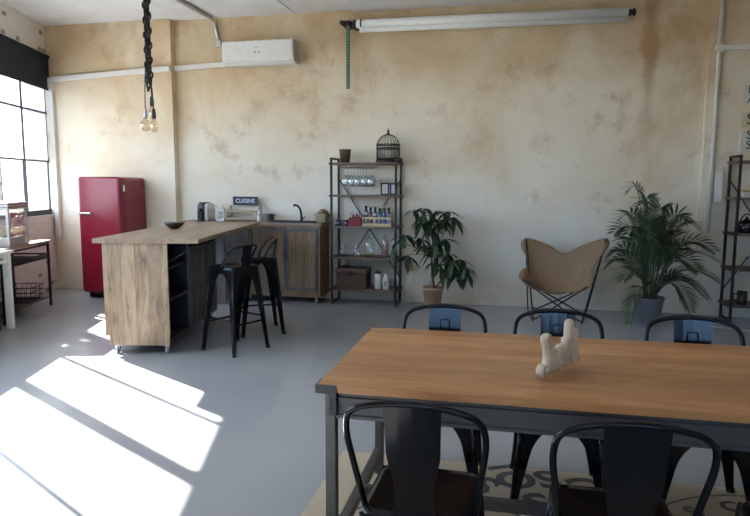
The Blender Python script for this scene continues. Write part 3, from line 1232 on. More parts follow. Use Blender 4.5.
def bar_stool(label, loc, rotz, group):
    t = thing('bar_stool', label, 'stool', loc, rotz, group)
    zs, hs = .765, .152
    b = MB()
    seat_mesh(b, hs, zs, .04, .006)
    b.build('seat', M['black'], t)
    fx = .205
    for sx in (-1, 1):
        for sy in (-1, 1):
            b = MB()
            half_leg(b, sx * (hs - .01), sy * (hs - .01), sx * fx, sy * fx, zs - .012, .70, .024, hs - .01, .070, .80)
            l = b.build('leg', M['black'], t)
            b = MB()
            b.cyl((sx * fx, sy * fx, 0), (sx * (fx - .002), sy * (fx - .002), .03), .018, .015, 10)
            b.build('foot', M['rubber'], l)
    def at(z):
        return fx + (hs - .01 - fx) * z / (zs - .012) - .008
    for k, z in enumerate((.26, .30, .26, .30)):
        q = at(z)
        a, c = [((-q, -q), (q, -q)), ((q, -q), (q, q)), ((q, q), (-q, q)), ((-q, q), (-q, -q))][k]
        b = MB()
        b.tube([(*a, z), (*c, z)], .009, 8)
        b.build('foot_rung', M['black'], t)
    b = MB()
    pts = [(-.158, -.02, zs - .02), (-.160, -.03, zs + .02), (-.158, -.115, zs + .145), (-.13, -.165, zs + .175), (0, -.18, zs + .18)]
    path = round_path(pts, .04, 4)
    path += [Vector((-p.x, p.y, p.z)) for p in path[::-1][1:]]
    b.tube(path, .0095, 8)
    b.build('back_tube', M['black'], t)
    b = MB()
    b.poly([(-.05, -.148, zs - .03), (.05, -.148, zs - .03), (.05, -.182, zs + .18), (-.05, -.182, zs + .18)], .005, (0, 1, 0))
    b.build('splat', M['black'], t)
    return t
GS = 'black steel bar stools at the island'
st = bar_stool('black steel low-back bar stool nearer the camera', (-2.433, 5.165, 0), R(67), GS)
dup(st, (-2.49, 5.86, 0), R(122), 'black steel low-back bar stool behind the other one, further from the camera')

# ------------------------------------------------------------------ shelving units
def shelf_unit(label, loc, group):
    t = thing('shelf_unit', label, 'shelf', loc, 0, group)
    w, d = .40, .165          # half sizes
    for x in (-w, w):
        for y in (-d, d):
            b = MB()
            b.box(x - .0125, y - .0125, 0, x + .0125, y + .0125, 1.80)
            b.build('post', M['dark_iron'], t)
        for z in (.02, 1.787):
            b = MB()
            b.box(x - .0125, -d + .0125, z - .0125, x + .0125, d - .0125, z + .0125)
            b.build('end_bar', M['dark_iron'], t)
    for z in (.18, .575, .955, 1.335, 1.725):
        b = MB()
        b.box(-w - .03, -d - .012, z - .01, w + .03, d + .012, z + .014)
        # notch free board resting on the frame
        b.build('shelf', M['shelf_wood'], t)
    b = MB()
    b.bar((-w, d + .008, 1.55), (w, d + .008, .30), .024, .008)
    b.build('cross_brace', M['dark_iron'], t)
    b = MB()
    b.bar((w, d + .016, 1.55), (-w, d + .016, .30), .024, .008)
    b.build('cross_brace', M['dark_iron'], t)
    return t
SX, SY = -1.80, 7.60
GU = 'iron and wood shelf units against the back wall'
su = shelf_unit('tall open iron and wood shelf unit with a birdcage on top', (SX, SY, 0), GU)
RX, RY = 2.695, 7.545
dup(su, (RX, RY, 0), 0, 'iron and wood shelf unit at the right edge below the letter plates')
Z = {1: .194, 2: .589, 3: .969, 4: 1.349, 5: 1.739}    # top faces of the boards

# glass hanger and hanging wine glasses under the top board
t = thing('glass_rack', 'thin wire rack of wine glasses hung under the top board', 'glass rack', (SX - .09, SY - .02, 1.7145))
b = MB()
for k in range(6):
    x = -.20 + k * .08
    b.tube([(x - .013, -.13, -.001), (x - .013, -.13, -.032), (x - .013, .13, -.032), (x - .013, .13, -.001)], .003, 5)
    b.tube([(x + .013, -.13, -.001), (x + .013, -.13, -.032), (x + .013, .13, -.032), (x + .013, .13, -.001)], .003, 5)
b.build('wires', M['wire'], t)
gprof = [(.034, 0), (.034, -.003), (.006, -.008), (.0045, -.012), (.0045, -.085), (.012, -.095), (.032, -.115), (.039, -.150), (.037, -.19), (.033, -.225), (.031, -.225), (.035, -.19), (.036, -.150)]
first = None
nth = ['leftmost', 'second from left', 'third from left', 'fourth from left', 'rightmost']
for r, yy in enumerate((-.08, .07)):
    for k in range(5):
        lab = '%s stemmed wine glass hanging in the %s row of the rack' % (nth[k], 'front' if r == 0 else 'back')
        loc = (SX - .25 + k * .08, SY - .02 + yy, 1.6795)
        if first is None:
            b = MB()
            b.lathe(gprof, seg=14, cap=False)
            first = one(b, 'wine_glass', M['clear'], lab, 'wine glass', 'wine glasses hanging under the top shelf', loc=loc)
        else:
            c = first.copy()
            COL.objects.link(c)
            c.location = loc
            c['label'] = lab

# top board: dark planter and birdcage
b = MB()
b.lathe([(.055, 0), (.072, .155), (.075, .165), (.066, .165), (.05, .02), (.005, .018)], seg=18)
one(b, 'plant_pot', M['bark'], 'empty dark brown pot on the left of the shelf unit top', 'pot', loc=(SX - .27, SY, Z[5]))
t = thing('birdcage', 'dark domed wire birdcage on top of the shelf unit', 'birdcage', (SX + .27, SY, Z[5]))
b = MB()
b.lathe([(.145, 0), (.15, .005), (.15, .03), (.005, .03)], seg=28)
b.build('base', M['dark_iron'], t)
b = MB()
rc = .14
for k in range(22):
    a = 2 * PI * k / 22
    ca, sa = math.cos(a), math.sin(a)
    pts = [(rc * ca, rc * sa, .03), (rc * ca, rc * sa, .20)]
    pts += [(rc * math.cos(q) * ca, rc * math.cos(q) * sa, .20 + .14 * math.sin(q)) for q in [PI / 2 * j / 6 for j in range(1, 7)]]
    b.tube(pts, .0028, 5)
for j in range(12):      # scrolled mesh of small crossing wires
    z = .04 + j * .014
    b.tube([(rc * math.cos(2 * PI * k / 24), rc * math.sin(2 * PI * k / 24), z) for k in range(24)], .0016, 4, closed=True)
b.build('wire_bars', M['dark_iron'], t)
for z in (.045, .17, .215):
    b = MB()
    b.tube([(rc * math.cos(2 * PI * k / 28) * 1.01, rc * math.sin(2 * PI * k / 28) * 1.01, z) for k in range(28)], .007, 6, closed=True)
    b.build('band', M['dark_iron'], t)
b = MB()
b.lathe([(.03, .335), (.022, .35), (.008, .36), (.016, .375), (.006, .395), (.001, .42)], seg=12)
b.build('finial', M['dark_iron'], t)

# second board: picture frames
def picture_frame(loc, rz, w, h, mat, label):
    t = thing('picture_frame', label, 'picture frame', loc, rz, 'picture frames on the shelf unit')
    b = MB()
    tilt = .0
    b.box(-w, -.008, 0, w, .008, .018)
    b.box(-w, -.008, h - .018, w, .008, h)
    b.box(-w, -.008, .018, -w + .018, .008, h - .018)
    b.box(w - .018, -.008, .018, w, .008, h - .018)
    b.build('frame', M['sign_black'], t)
    b = MB()
    b.box(-w + .018, -.002, .018, w - .018, .006, h - .018)
    b.build('picture', mat, t)
    b = MB()
    b.bar((0, .009, h * .7), (0, .06, .006), .02, .005)
    b.build('easel_back', M['sign_black'], t)
picture_frame((SX + .24, SY - .04, Z[4]), R(10), .052, .15, M['photo_pale'], 'black framed picture with a pale print, left of two on the shelf')
picture_frame((SX + .345, SY - .02, Z[4]), R(-14), .05, .145, M['photo'], 'black framed dark picture, right of two on the shelf')

# third board: cups, red box, crate of bottles
cf = None
for k, x in enumerate((-.335, -.245)):
    lab = ['navy cup with a pale spot, at the far left of its shelf', 'navy cup with a pale spot, beside the red basket'][k]
    if cf is None:
        cf = thing('cup', lab, 'cup', (SX + x, SY - .08, Z[3]), 0, 'navy cups on the middle shelf')
        b = MB()
        b.lathe([(.03, 0), (.036, .01), (.037, .075), (.034, .075), (.032, .012), (.004, .010)], seg=16)
        b.build('body', M['navy'], cf)
        b = MB()
        b.lathe([(.001, 0), (.014, 0), (.014, .004), (.001, .004)], seg=12)
        bmesh.ops.rotate(b.bm, verts=b.bm.verts, cent=(0, 0, 0), matrix=Matrix.Rotation(PI / 2, 3, 'X'))
        bmesh.ops.translate(b.bm, verts=b.bm.verts, vec=(0, -.034, .035))
        b.build('pale_spot', M['label']['white'], cf)
        b = MB()
        b.tube([(.035, 0, .06), (.058, 0, .055), (.058, 0, .028), (.036, 0, .02)], .005, 6)
        b.build('handle', M['navy'], cf)
    else:
        dup(cf, (SX + x, SY - .08, Z[3]), R(20), lab)
t = thing('red_basket', 'dark red open basket between the navy cups and the bottle crate', 'basket', (SX - .12, SY - .05, Z[3]))
b = MB()
b.box(-.078, -.075, 0, .078, .075, .01)
for q in ((-.078, -.075, .078, -.067), (-.078, .067, .078, .075), (-.078, -.067, -.070, .067), (.070, -.067, .078, .067)):
    b.box(q[0], q[1], .01, q[2], q[3], .10)
b.build('body', M['redbox'], t)
b = MB()
b.tube(arc((-.07, 0, .10), (-.07, 0, .17), (-.04, 0, .16)), .004, 5)
b.tube(arc((.07, 0, .10), (.07, 0, .15), (.04, 0, .15)), .004, 5)
b.build('handle', M['dark_iron'], t)
rf = None
for k, (x, y, h) in enumerate(((-.155, -.08, .13), (-.12, -.05, .14), (-.085, -.08, .125))):
    b = MB()
    b.lathe([(.022, 0), (.025, .01), (.025, h * .6), (.012, h * .8), (.012, h)], seg=12)
    one(b, 'bottle', M['redbox'], ['left', 'rear middle', 'right'][k] + ' small red bottle standing in the red basket', 'bottle', 'red bottles in the red basket', loc=(SX + x, SY + y + .03, Z[3] + .01))
t = thing('bottle_crate', 'pale pine crate filled with bottles on the middle shelf', 'crate', (SX + .155, SY - .06, Z[3]))
b = MB()
b.box(-.175, -.06, 0, .175, .06, .012)
b.build('bottom', M['crate_wood'], t)
for y in (-.064, .06):
    b = MB()
    b.box(-.179, y, 0.0, .179, y + .008, .038)
    b.box(-.179, y, .088, .179, y + .008, .115)
    b.build('slats', M['crate_wood'], t)
for x in (-.179, .171):
    b = MB()
    b.box(x, -.056, .012, x + .008, .06, .15)
    b.build('end_board', M['crate_wood'], t)
b = MB()
b.bar((-.175, .05, .235), (.175, .05, .235), .016)
b.bar((-.175, .05, .14), (-.175, .05, .23), .012)
b.bar((.175, .05, .14), (.175, .05, .23), .012)
b.build('carry_bar', M['crate_wood'], t)
keys = ['white', 'pink', 'cream', 'green', 'blue', 'violet']
cols = ['dark bottle with a white label at the left end of the crate', 'dark bottle with a pink label second from the left in the crate', 'dark bottle with a cream label in the left middle of the crate', 'dark bottle with a green label in the right middle of the crate', 'dark bottle with a blue label second from the right in the crate', 'dark bottle with a violet label at the right end of the crate']
for k in range(6):
    x = -.142 + k * .0567
    h = [.225, .205, .215, .20, .21, .205][k]
    t = thing('bottle', cols[k], 'bottle', (SX + .155 + x, SY - .06 - .01, Z[3] + .012), 0, 'bottles in the pine crate')
    b = MB()
    b.lathe([(.022, 0), (.0255, .005), (.0255, h * .70), (.014, h * .84), (.014, h)], seg=14)
    b.build('glass_body', M['bottle_dark'], t)
    b = MB()
    b.lathe([(.0258, .03), (.0258, .085)], seg=14, cap=False)
    b.lathe([(.0258, h * .70 - .035), (.0258, h * .70)], seg=14, cap=False)
    b.build('paper_label', M['label'][keys[k]], t)
    b = MB()
    b.lathe([(.0152, h), (.0152, h + .01), (.001, h + .012)], seg=10)
    b.build('cap', M['label'][['white', 'pink', 'pink', 'white', 'white', 'white'][k]] if k in (2, 4) else M['bottle_dark'], t)

# fourth board: glass jars
def jar(x, y, r, h, label, fill=None, fh=.3, tall=False):
    t = thing('glass_jar', label, 'jar', (SX + x, SY + y, Z[2]), 0, 'glass jars on the second shelf')
    b = MB()
    if tall:
        b.lathe([(r * .7, 0), (r, .012), (r, h * .72), (r * .8, h * .85), (r * .6, h * .9), (r * .6, h * .95)], seg=20, cap=True)
    else:
        b.lathe([(r * .6, 0), (r, .02), (r, h * .5), (r * .8, h * .75), (r * .72, h * .9)], seg=20)
    b.build('jar_body', M['clear'], t)
    b = MB()
    z = h * .95 if tall else h * .9
    b.lathe([(r * .74, z), (r * .74, z + .012), (r * .3, z + .022), (.012, z + .03), (.014, z + .045), (.002, z + .052)], seg=16)
    b.build('lid', M['clear'] if tall else M['alu'], t)
    if fill:
        b = MB()
        b.lathe([(r * .62, .006), (r * .92, .018), (r * .92, h * fh), (r * .3, h * fh + .008)], seg=16)
        b.build('contents', fill, t)
jar(-.285, -.03, .055, .11, 'squat clear glass jar at the left end of the jar shelf')
jar(-.115, -.04, .045, .11, 'small squat clear jar, second from left on its shelf')
jar(.04, -.02, .06, .22, 'tall clear apothecary jar with yellow scraps at the bottom', M['lemon'], .12, True)
jar(.245, -.04, .045, .25, 'slim tall jar of pinkish dry goods, rightmost on the jar shelf', M['pasta'], .72, True)

# bottom board: chest and canisters
t = thing('wooden_chest', 'dark brown wooden chest on the lowest board of the shelf unit', 'chest', (SX - .16, SY - .01, Z[1]))
b = MB()
b.box(-.19, -.13, 0, .19, .13, .185, .005)
b.build('box', M['chest_wood'], t)
b = MB()
b.box(-.197, -.137, .19, .197, .137, .255, .008)
b.build('lid', M['chest_wood'], t)
b = MB()
b.box(-.025, -.143, .155, .025, -.1375, .225, .002)
b.build('hasp', M['dark_iron'], t)
t = thing('canister', 'plain white cylinder canister with a black lid, beside the chest', 'canister', (SX + .16, SY - .05, Z[1]))
b = MB()
b.lathe([(.04, 0), (.042, .004), (.042, .19), (.04, .192)], seg=20)
b.build('body', M['white'], t)
b = MB()
b.lathe([(.043, .192), (.043, .21), (.03, .214), (.001, .214)], seg=20)
b.build('lid', M['black_matt'], t)
t = thing('milk_bottle', 'white bottle with dark lettering right of the black-lidded canister', 'bottle', (SX + .265, SY - .06, Z[1]))
b = MB()
b.lathe([(.04, 0), (.043, .006), (.043, .125), (.024, .165), (.024, .185), (.027, .19)], seg=20)
b.build('body', M['white'], t)
b = MB()
b.box(-.02, -.046, .045, .02, -.042, .05)
b.box(-.02, -.046, .095, .02, -.042, .10)
for k in range(3):
    b.box(-.018, -.046, .055 + k * .013, .014 - k * .004, -.042, .062 + k * .013)
b.build('printed_mark', M['sign_black'], t)
b = MB()
b.tube(arc((-.025, 0, .17), (0, 0, .235), (.025, 0, .17), 8), .003, 5)
b.build('wire_handle', M['wire'], t)

# right shelf contents
t = thing('kettle', 'round black kettle on the right-hand shelf unit', 'kettle', (RX - .27, RY - .06, Z[3]))
b = MB()
b.lathe([(.06, 0), (.09, .02), (.10, .065), (.08, .12), (.035, .14)], seg=20)
b.build('body', M['bottle_dark'], t)
b = MB()
b.lathe([(.037, .14), (.03, .15), (.01, .155), (.012, .175), (.002, .18)], seg=14)
b.build('lid', M['bottle_dark'], t)
b = MB()
b.tube(arc((-.075, 0, .11), (0, 0, .30), (.075, 0, .11), 10), .007, 6)
b.build('handle', M['bottle_dark'], t)
b = MB()
b.tube([(.09, 0, .05), (.13, 0, .09), (.145, 0, .13)], [.018, .012, .009], 8)
b.build('spout', M['bottle_dark'], t)
b = MB()
b.lathe([(.03, 0), (.032, .004), (.032, .09), (.026, .09), (.025, .01), (.002, .008)], seg=14)
t = thing('mug', 'black mug on the second board of the right-hand shelf unit', 'mug', (RX - .27, RY - .08, Z[1]))
bmesh.ops.scale(b.bm, verts=b.bm.verts, vec=(1.6, 1.6, 1.6))
b.build('body', M['bottle_dark'], t)
b = MB()
b.tube([(-.05, 0, .12), (-.088, 0, .115), (-.088, 0, .05), (-.05, 0, .035)], .009, 6)
b.build('handle', M['bottle_dark'], t)
t = thing('tin_box', 'cream and gold tin on the upper board of the right-hand shelf', 'tin', (RX - .24, RY - .04, Z[4]))
b = MB()
b.box(-.08, -.06, 0, .08, .06, .06, .005)
b.build('box', M['plate_white'], t)
b = MB()
b.box(-.083, -.063, .06, .083, .063, .08, .005)
b.build('lid', M['gold'], t)
t = thing('glass_jar', 'clear jar on the right-hand shelf unit above the black mug', 'jar', (RX - .21, RY - .05, Z[2]))
b = MB()
b.lathe([(.04, 0), (.05, .015), (.05, .10), (.035, .13)], seg=18)
b.build('jar_body', M['clear'], t)
b = MB()
b.lathe([(.037, .13), (.037, .145), (.002, .15)], seg=14)
b.build('lid', M['white'], t)
# letter plates hung on the wall above the right shelf unit
specs = [(2.36, .20, 'KA', M['plate_white'], 'topmost off-white letter plate above the right-hand shelf unit'),
         (2.11, .16, 'S', M['plate_yellow'], 'yellowish letter plate in the middle of the column at the right edge'),
         (1.86, .22, 'SS', M['plate_white'], 'lowest letter plate just above the right-hand shelf unit')]
for z, h, tx, m, lab in specs:
    t = thing('letter_plate', lab, 'sign', (2.545, 7.74, z), 0, 'letter plates on the right wall bay')
    b = MB()
    b.box(-.165, -.02, 0, .165, 0, h, .004)
    b.build('plate', m, t)
    b = MB()
    if len(tx) == 2:
        for i, c in enumerate(tx):
            b.text(c, .13, Matrix.Translation((-.08, -.0215, h * (.74 - .5 * i))) @ Matrix.Rotation(PI / 2, 4, 'X'), .001)
    else:
        b.text(tx, .17, Matrix.Translation((-.08, -.0215, h * .5)) @ Matrix.Rotation(PI / 2, 4, 'X'), .001)
    b.build('lettering', M['sign_black'], t)

# ------------------------------------------------------------------ plants
def leaflet(mb, base, tip, width, normal, droop=.0):
    base, tip = Vector(base), Vector(tip)
    d = tip - base
    side = d.cross(Vector(normal))
    if side.length < 1e-6:
        side = d.orthogonal()
    side.normalize()
    up = side.cross(d).normalized()
    prof = [(0, .08), (.25, .75), (.5, 1.), (.75, .7), (1, .03)]
    L = []
    for u, w in prof:
        c = base + d * u - Vector((0, 0, 1)) * droop * u * u
        L.append((mb.bm.verts.new(c - side * width * w + up * width * .25 * w), mb.bm.verts.new(c), mb.bm.verts.new(c + side * width * w + up * width * .25 * w)))
    for a, c in zip(L, L[1:]):
        for k in (0, 1):
            f = mb.bm.faces.new((a[k], a[k + 1], c[k + 1], c[k]))
            f.material_index = mb.mi
            f.smooth = True

t = thing('potted_plant', 'bushy dark green houseplant in a pale clay pot', 'plant', (-.935, 7.38, 0))
b = MB()
b.lathe([(.088, 0), (.092, .004), (.118, .235), (.128, .237), (.13, .272), (.119, .272), (.112, .23), (.005, .228)], seg=28)
b.build('pot', M['clay'], t)
b = MB()
b.lathe([(.112, .232), (.06, .242), (.002, .246)], seg=16, cap=False)
b.build('soil', M['soil'], t)
tr = MB()
lf = MB()
rnd = random.Random(3)
# crown clusters (x, y, z) relative to the pot
cl = [(-.20, .02, .98), (-.10, -.06, 1.0), (.02, .05, .97), (.15, -.05, .97), (.22, .02, .90), (-.07, -.10, .86), (-.30, -.04, .74), (-.38, .03, .66),
      (-.17, .05, .70), (-.28, -.10, .56), (0, -.05, .76), (.06, -.14, .66), (-.08, -.12, .62), (.16, .03, .58), (.22, -.08, .50), (.30, .0, .52), (.36, -.08, .44),
      (.10, -.15, .42), (.24, -.14, .34), (.36, .04, .36), (.04, -.10, .50), (.18, .10, .42), (-.15, .1, .84), (.08, .08, .82), (-.02, .12, .60), (.27, -.05, .36), (.0, .0, .88), (-.12, .0, .92), (.12, -.08, .88), (.2, .06, .46), (.3, .06, .44), (.14, -.06, .70)]
cl = [(x, y, z + .10 if z > .6 else z + .04) for x, y, z in cl]
cl = [(x * 1.06, y, z + .05 if z > .85 else z) for x, y, z in cl]
cl = [(x, -.13 if x < -.28 else y, z) for x, y, z in cl]
trunk_top = Vector((-.02, 0, .62))
trunk = arc((0.02, 0, .23), (-.02, .02, .42), trunk_top, 8)
tr.tube(trunk, [.016 - .0006 * i for i in range(9)], 8)
tr.tube(arc((.03, .02, .23), (.06, .02, .34), (.16, -.02, .40), 6), .010, 6)
for (x, y, z) in cl:
    c = Vector((x, y, z))
    src = trunk[-1 if z > .6 else 5] if x < .12 or z > .6 else Vector((.16, -.02, .40))
    hub = c + Vector((0, 0, .05))
    tr.tube(arc(src, (src + hub) / 2 + Vector((0, 0, .06)), hub, 6), .0038, 5)
    n = rnd.choice((6, 7, 8))
    a0 = rnd.random() * 6.28
    for k in range(n):
        a = a0 + 2 * PI * k / n
        ln = rnd.uniform(.15, .23)
        el = rnd.uniform(-1.0, -.05)
        tip = hub + Vector((math.cos(a) * math.cos(el), math.sin(a) * math.cos(el) * .8, math.sin(el))) * ln
        if tip.y + 7.38 > 7.77:
            tip.y = 7.77 - 7.38
        if tip.z < .05:
            tip.z = .05
        leaflet(lf, hub, tip, rnd.uniform(.028, .040), (0, 0, 1), rnd.uniform(.02, .07))
tr.build('stem', M['bark'], t)
lf.build('foliage', M['leaf'], t, recalc=False)
b = MB()
hub = Vector((-.255, -.13, .58))
for k in range(3):
    leaflet(b, hub, hub + Vector((.03 * (k - 1), -.02, -.12)), .02, (0, 1, 0))
b.build('dry_leaf', M['leaf_dry'], t, recalc=False)

t = thing('potted_palm', 'large feathery palm in a grey pot near the right corner', 'plant', (1.43, 7.22, 0))
b = MB()
b.lathe([(.115, 0), (.12, .005), (.15, .25), (.158, .255), (.16, .28), (.148, .28), (.14, .25), (.005, .245)], seg=28)
b.build('pot', M['grey_pot'], t)
b = MB()
b.lathe([(.14, .25), (.07, .262), (.002, .266)], seg=16, cap=False)
b.build('soil', M['soil'], t)
stm = MB()
frd = MB()
rnd = random.Random(11)
tips = [(-.24, .05, 1.42), (-.12, -.12, 1.30), (-.40, -.16, .98), (-.45, -.16, .72), (-.34, -.12, 1.12), (-.47, -.22, .62), (.10, .06, 1.20), (.30, -.08, 1.12), (.46, .05, 1.02),
        (.60, -.05, .80), (.70, .04, .66), (.66, -.14, .48), (.52, -.20, .32), (.40, -.24, .62), (-.30, -.28, .50), (.05, -.32, .80), (.22, -.30, .88), (-.12, -.30, .95),
        (.0, .2, 1.05), (.24, .26, .92), (-.20, .20, .95), (.44, .22, .72), (-.22, -.26, .04), (.34, -.30, .22), (.50, .16, .36), (-.16, -.06, 1.14), (.16, .1, 1.06), (-.30, -.16, .86), (.60, .1, .30), (.18, -.2, .74)]
for i, tp in enumerate(tips):
    tip = Vector(tp)
    a = math.atan2(tip.y, tip.x)
    base = Vector((.05 * math.cos(a + .4), .05 * math.sin(a + .4), .255))
    hor = Vector((tip.x, tip.y, 0))
    rise = max(tip.z - .25, .15)
    ctrl = base + hor * (.28 if tip.z > .3 else .45) + Vector((0, 0, rise * 1.05 + .16 + .22 * hor.length))
    pts = arc(base, ctrl, tip, 16)
    stm.tube(pts, [.0075 - .0004 * j for j in range(17)], 5)
    L = sum((q - p).length for p, q in zip(pts, pts[1:]))
    N = int(24 + 12 * L)
    roll = rnd.uniform(-.6, .6)
    for k in range(N):
        u = .24 + .76 * k / (N - 1)
        j = min(15, int(u * 16))
        f = u * 16 - j
        p = pts[j].lerp(pts[j + 1], f)
        d = (pts[j + 1] - pts[j]).normalized()
        side = d.cross(Vector((0, 0, 1)))
        if side.length < 1e-4:
            side = Vector((1, 0, 0))
        side.normalize()
        side.rotate(Matrix.Rotation(roll, 3, d))
        lift = side.cross(d).normalized()
        ll = (.06 + .20 * math.sin(PI * (.15 + .80 * (u - .24) / .76))) * rnd.uniform(.85, 1.1)
        for sg_ in (-1, 1):
            tipl = p + side * sg_ * ll * .74 + d * ll * .60 + lift * ll * .18 - Vector((0, 0, .04 * ll))
            if tipl.y > 7.70 - 7.22:
                tipl.y = 7.70 - 7.22
            if tipl.z < .015:
                tipl.z = .015
            leaflet(frd, p, tipl, .0058, lift, .16 * ll)
stm.build('stem', M['stem'], t)
frd.build('fronds', M['palm'], t, recalc=False)

# ------------------------------------------------------------------ butterfly chair
t = thing('butterfly_chair', 'tan leather butterfly chair on a bent black iron frame', 'chair', (.50, 7.16, 0))
# corners of the frame: back tips high, front tips low
BL, BR = Vector((-.375, .30, .86)), Vector((.50, .28, .875))
FL, FR = Vector((-.41, -.06, .44)), Vector((.26, -.20, .40))
g1, g2, g3, g4 = Vector((-.33, .22, .012)), Vector((.30, .20, .012)), Vector((-.28, -.20, .012)), Vector((.22, -.22, .012))
b = MB()
for pth in ([FL, g2 + Vector((0, 0, 0)), BR, ], [FR, g1, BL], [BL, g3, FR + Vector((.0, .0, 0))], [BR, g4, FL]):
    b.tube(round_path(pth, .05, 5), .0085, 8)
b.tube([g1, g3], .0085, 8)
b.tube([g2, g4], .0085, 8)
b.build('frame', M['dark_iron'], t)
# sling: bilinear patch pulled down into a seat, corners are pockets
b = MB()
def sling(x, y):
    u, v = (1 + x) / 2, (1 + y) / 2
    p = (FL * (1 - u) + FR * u) * (1 - v) + (BL * (1 - u) + BR * u) * v
    eu, ev = max(0, 4 * u * (1 - u)), max(0, 4 * v * (1 - v))
    vv = min(1, max(0, v))
    sag = eu * (.10 * (1 - vv) * (1.25 - .5 * u) + .10 * vv + .17 * ev) + .03 * ev
    return p - Vector((0, 0, sag)) + Vector(((.5 - u) * .02 * ev, .05 * eu * (1 - vv), 0))
NA, NR = 72, 14
rings = [[b.bm.verts.new(sling(0, 0))]]
for i in range(1, NR + 1):
    rg = []
    for k in range(NA):
        a = 2 * PI * k / NA
        rb = .90 + .56 * abs(math.sin(2 * a)) ** 2.4
        rr = rb * i / NR
        rg.append(b.bm.verts.new(sling(rr * math.cos(a), rr * math.sin(a))))
    rings.append(rg)
for k in range(NA):
    b.bm.faces.new((rings[0][0], rings[1][k], rings[1][(k + 1) % NA]))
for r0, r1 in zip(rings[1:], rings[2:]):
    for k in range(NA):
        b.bm.faces.new((r0[k], r1[k], r1[(k + 1) % NA], r0[(k + 1) % NA]))
bmesh.ops.recalc_face_normals(b.bm, faces=b.bm.faces[:])
bmesh.ops.solidify(b.bm, geom=b.bm.faces[:], thickness=.006)
sl = b.build('leather_sling', M['leather'], t, smooth=True)
for c, q in ((BL, (-.9, .9)), (BR, (.9, .9)), (FL, (-.9, -.9)), (FR, (.9, -.9))):
    # stitched pocket patch on the outside of each corner
    b = MB()
    vs = []
    for i in range(7):
        for j in range(7):
            x = q[0] * (.82 + .22 * (i / 6)) * 1.0
            y = q[1] * (.82 + .22 * (j / 6)) * 1.0
            vs.append(b.bm.verts.new(sling(x, y) + Vector((0, .012, -.004))))
    for i in range(6):
        for j in range(6):
            b.bm.faces.new((vs[i * 7 + j], vs[i * 7 + j + 1], vs[(i + 1) * 7 + j + 1], vs[(i + 1) * 7 + j]))
    bmesh.ops.solidify(b.bm, geom=b.bm.faces[:], thickness=.005)
    b.build('corner_pocket', M['leather'], sl, smooth=True)

# ------------------------------------------------------------------ dining table
t = thing('dining_table', 'long orange-brown wooden table on a grey steel frame', 'table', (.385, 2.598, .0075), R(.5))
TX0, TX1, TY0, TY1, TZ = -1.078, 1.25, -.475, .475, .753
b = MB()
b.box(TX0 + .004, TY0 + .004, TZ - .029, TX1 - .004, TY1 - .004, TZ, .002)
b.build('tabletop', M['table_wood'], t)
b = MB()
b.box(TX0 + .03, TY0 + .03, TZ - .125, TX1 - .03, TY0 + .05, TZ - .029)
b.box(TX0 + .03, TY1 - .05, TZ - .125, TX1 - .03, TY1 - .03, TZ - .029)
b.box(TX0 + .03, TY0 + .05, TZ - .125, TX0 + .05, TY1 - .05, TZ - .029)
b.box(TX1 - .05, TY0 + .05, TZ - .125, TX1 - .03, TY1 - .05, TZ - .029)
for z in (TZ - .128, TZ - .062):
    b.box(TX0 + .028, TY0 + .022, z, TX1 - .028, TY0 + .034, z + .012)
b.build('apron', M['steel'], t)
for x in (TX0 + .030, TX1 - .070):
    for y in (TY0 + .016, TY1 - .056):
        b = MB()
        b.box(x, y, 0, x + .04, y + .04, TZ - .029, .003)
        b.build('leg', M['steel'], t)
for x in (TX0 + .032, TX1 - .068):
    b = MB()
    b.box(x, TY0 + .056, .10, x + .036, TY1 - .056, .145)
    b.build('side_stretcher', M['steel'], t)
b = MB()
b.box(TX0 + .068, -.02, .10, TX1 - .068, .02, .145)
b.build('long_stretcher', M['steel'], t)
for sx, x in ((1, TX0), (-1, TX1)):
    for sy, y in ((1, TY0), (-1, TY1)):
        b = MB()
        xa, xb = sorted((x - sx * .001, x + sx * .078))
        ya, yb = sorted((y - sy * .001, y + sy * .004))
        b.box(xa, ya, TZ - .032, xb, yb, TZ + .001)
        xa, xb = sorted((x - sx * .001, x + sx * .004))
        ya, yb = sorted((y + sy * .004, y + sy * .075))
        b.box(xa, ya, TZ - .032, xb, yb, TZ + .001)
        xa, xb = sorted((x + sx * .045, x + sx * .078))
        ya, yb = sorted((y + sy * .006, y + sy * .024))
        b.box(xa, ya, TZ - .115, xb, yb, TZ - .032, .004)
        b.build('corner_guard', M['steel_worn'], t)

# cut-out wooden word, standing on the table
t = thing('wooden_word', 'blond wooden cut-out word with curly letters standing on the table', 'ornament', (.182, 2.485, TZ + .0085), R(61))
def stroke(mb, pts, w, th):
    """flat ribbon letter stroke in the local xz plane with rounded ends"""
    mb.tube(pts, w, 8)
letters = [
    ('letter', [(-.135, .050), (-.150, .040), (-.148, .018), (-.128, .012), (-.110, .030), (-.100, .075), (-.112, .120), (-.128, .140), (-.118, .157), (-.095, .150), (-.084, .110), (-.086, .050), (-.080, .016)]),
    ('letter', [(-.052, .090), (-.068, .080), (-.072, .045), (-.060, .020), (-.048, .040), (-.046, .090), (-.044, .040), (-.038, .014)]),
    ('letter', [(-.026, .095), (-.025, .016), (-.018, .080), (-.006, .096), (.000, .078), (.001, .016), (.007, .080), (.018, .096), (.025, .078), (.027, .016)]),
    ('letter', [(.044, .118), (.043, .085), (.044, .030), (.052, .014)]),
    ('letter', [(.064, .020), (.062, .110), (.064, .165), (.074, .180), (.082, .162), (.078, .090), (.078, .035), (.086, .016)]),
    ('letter', [(.100, .112), (.096, .070), (.106, .045), (.118, .066), (.122, .128), (.110, .140), (.120, .120), (.126, .060), (.128, .020), (.138, .014), (.148, .030)]),
]
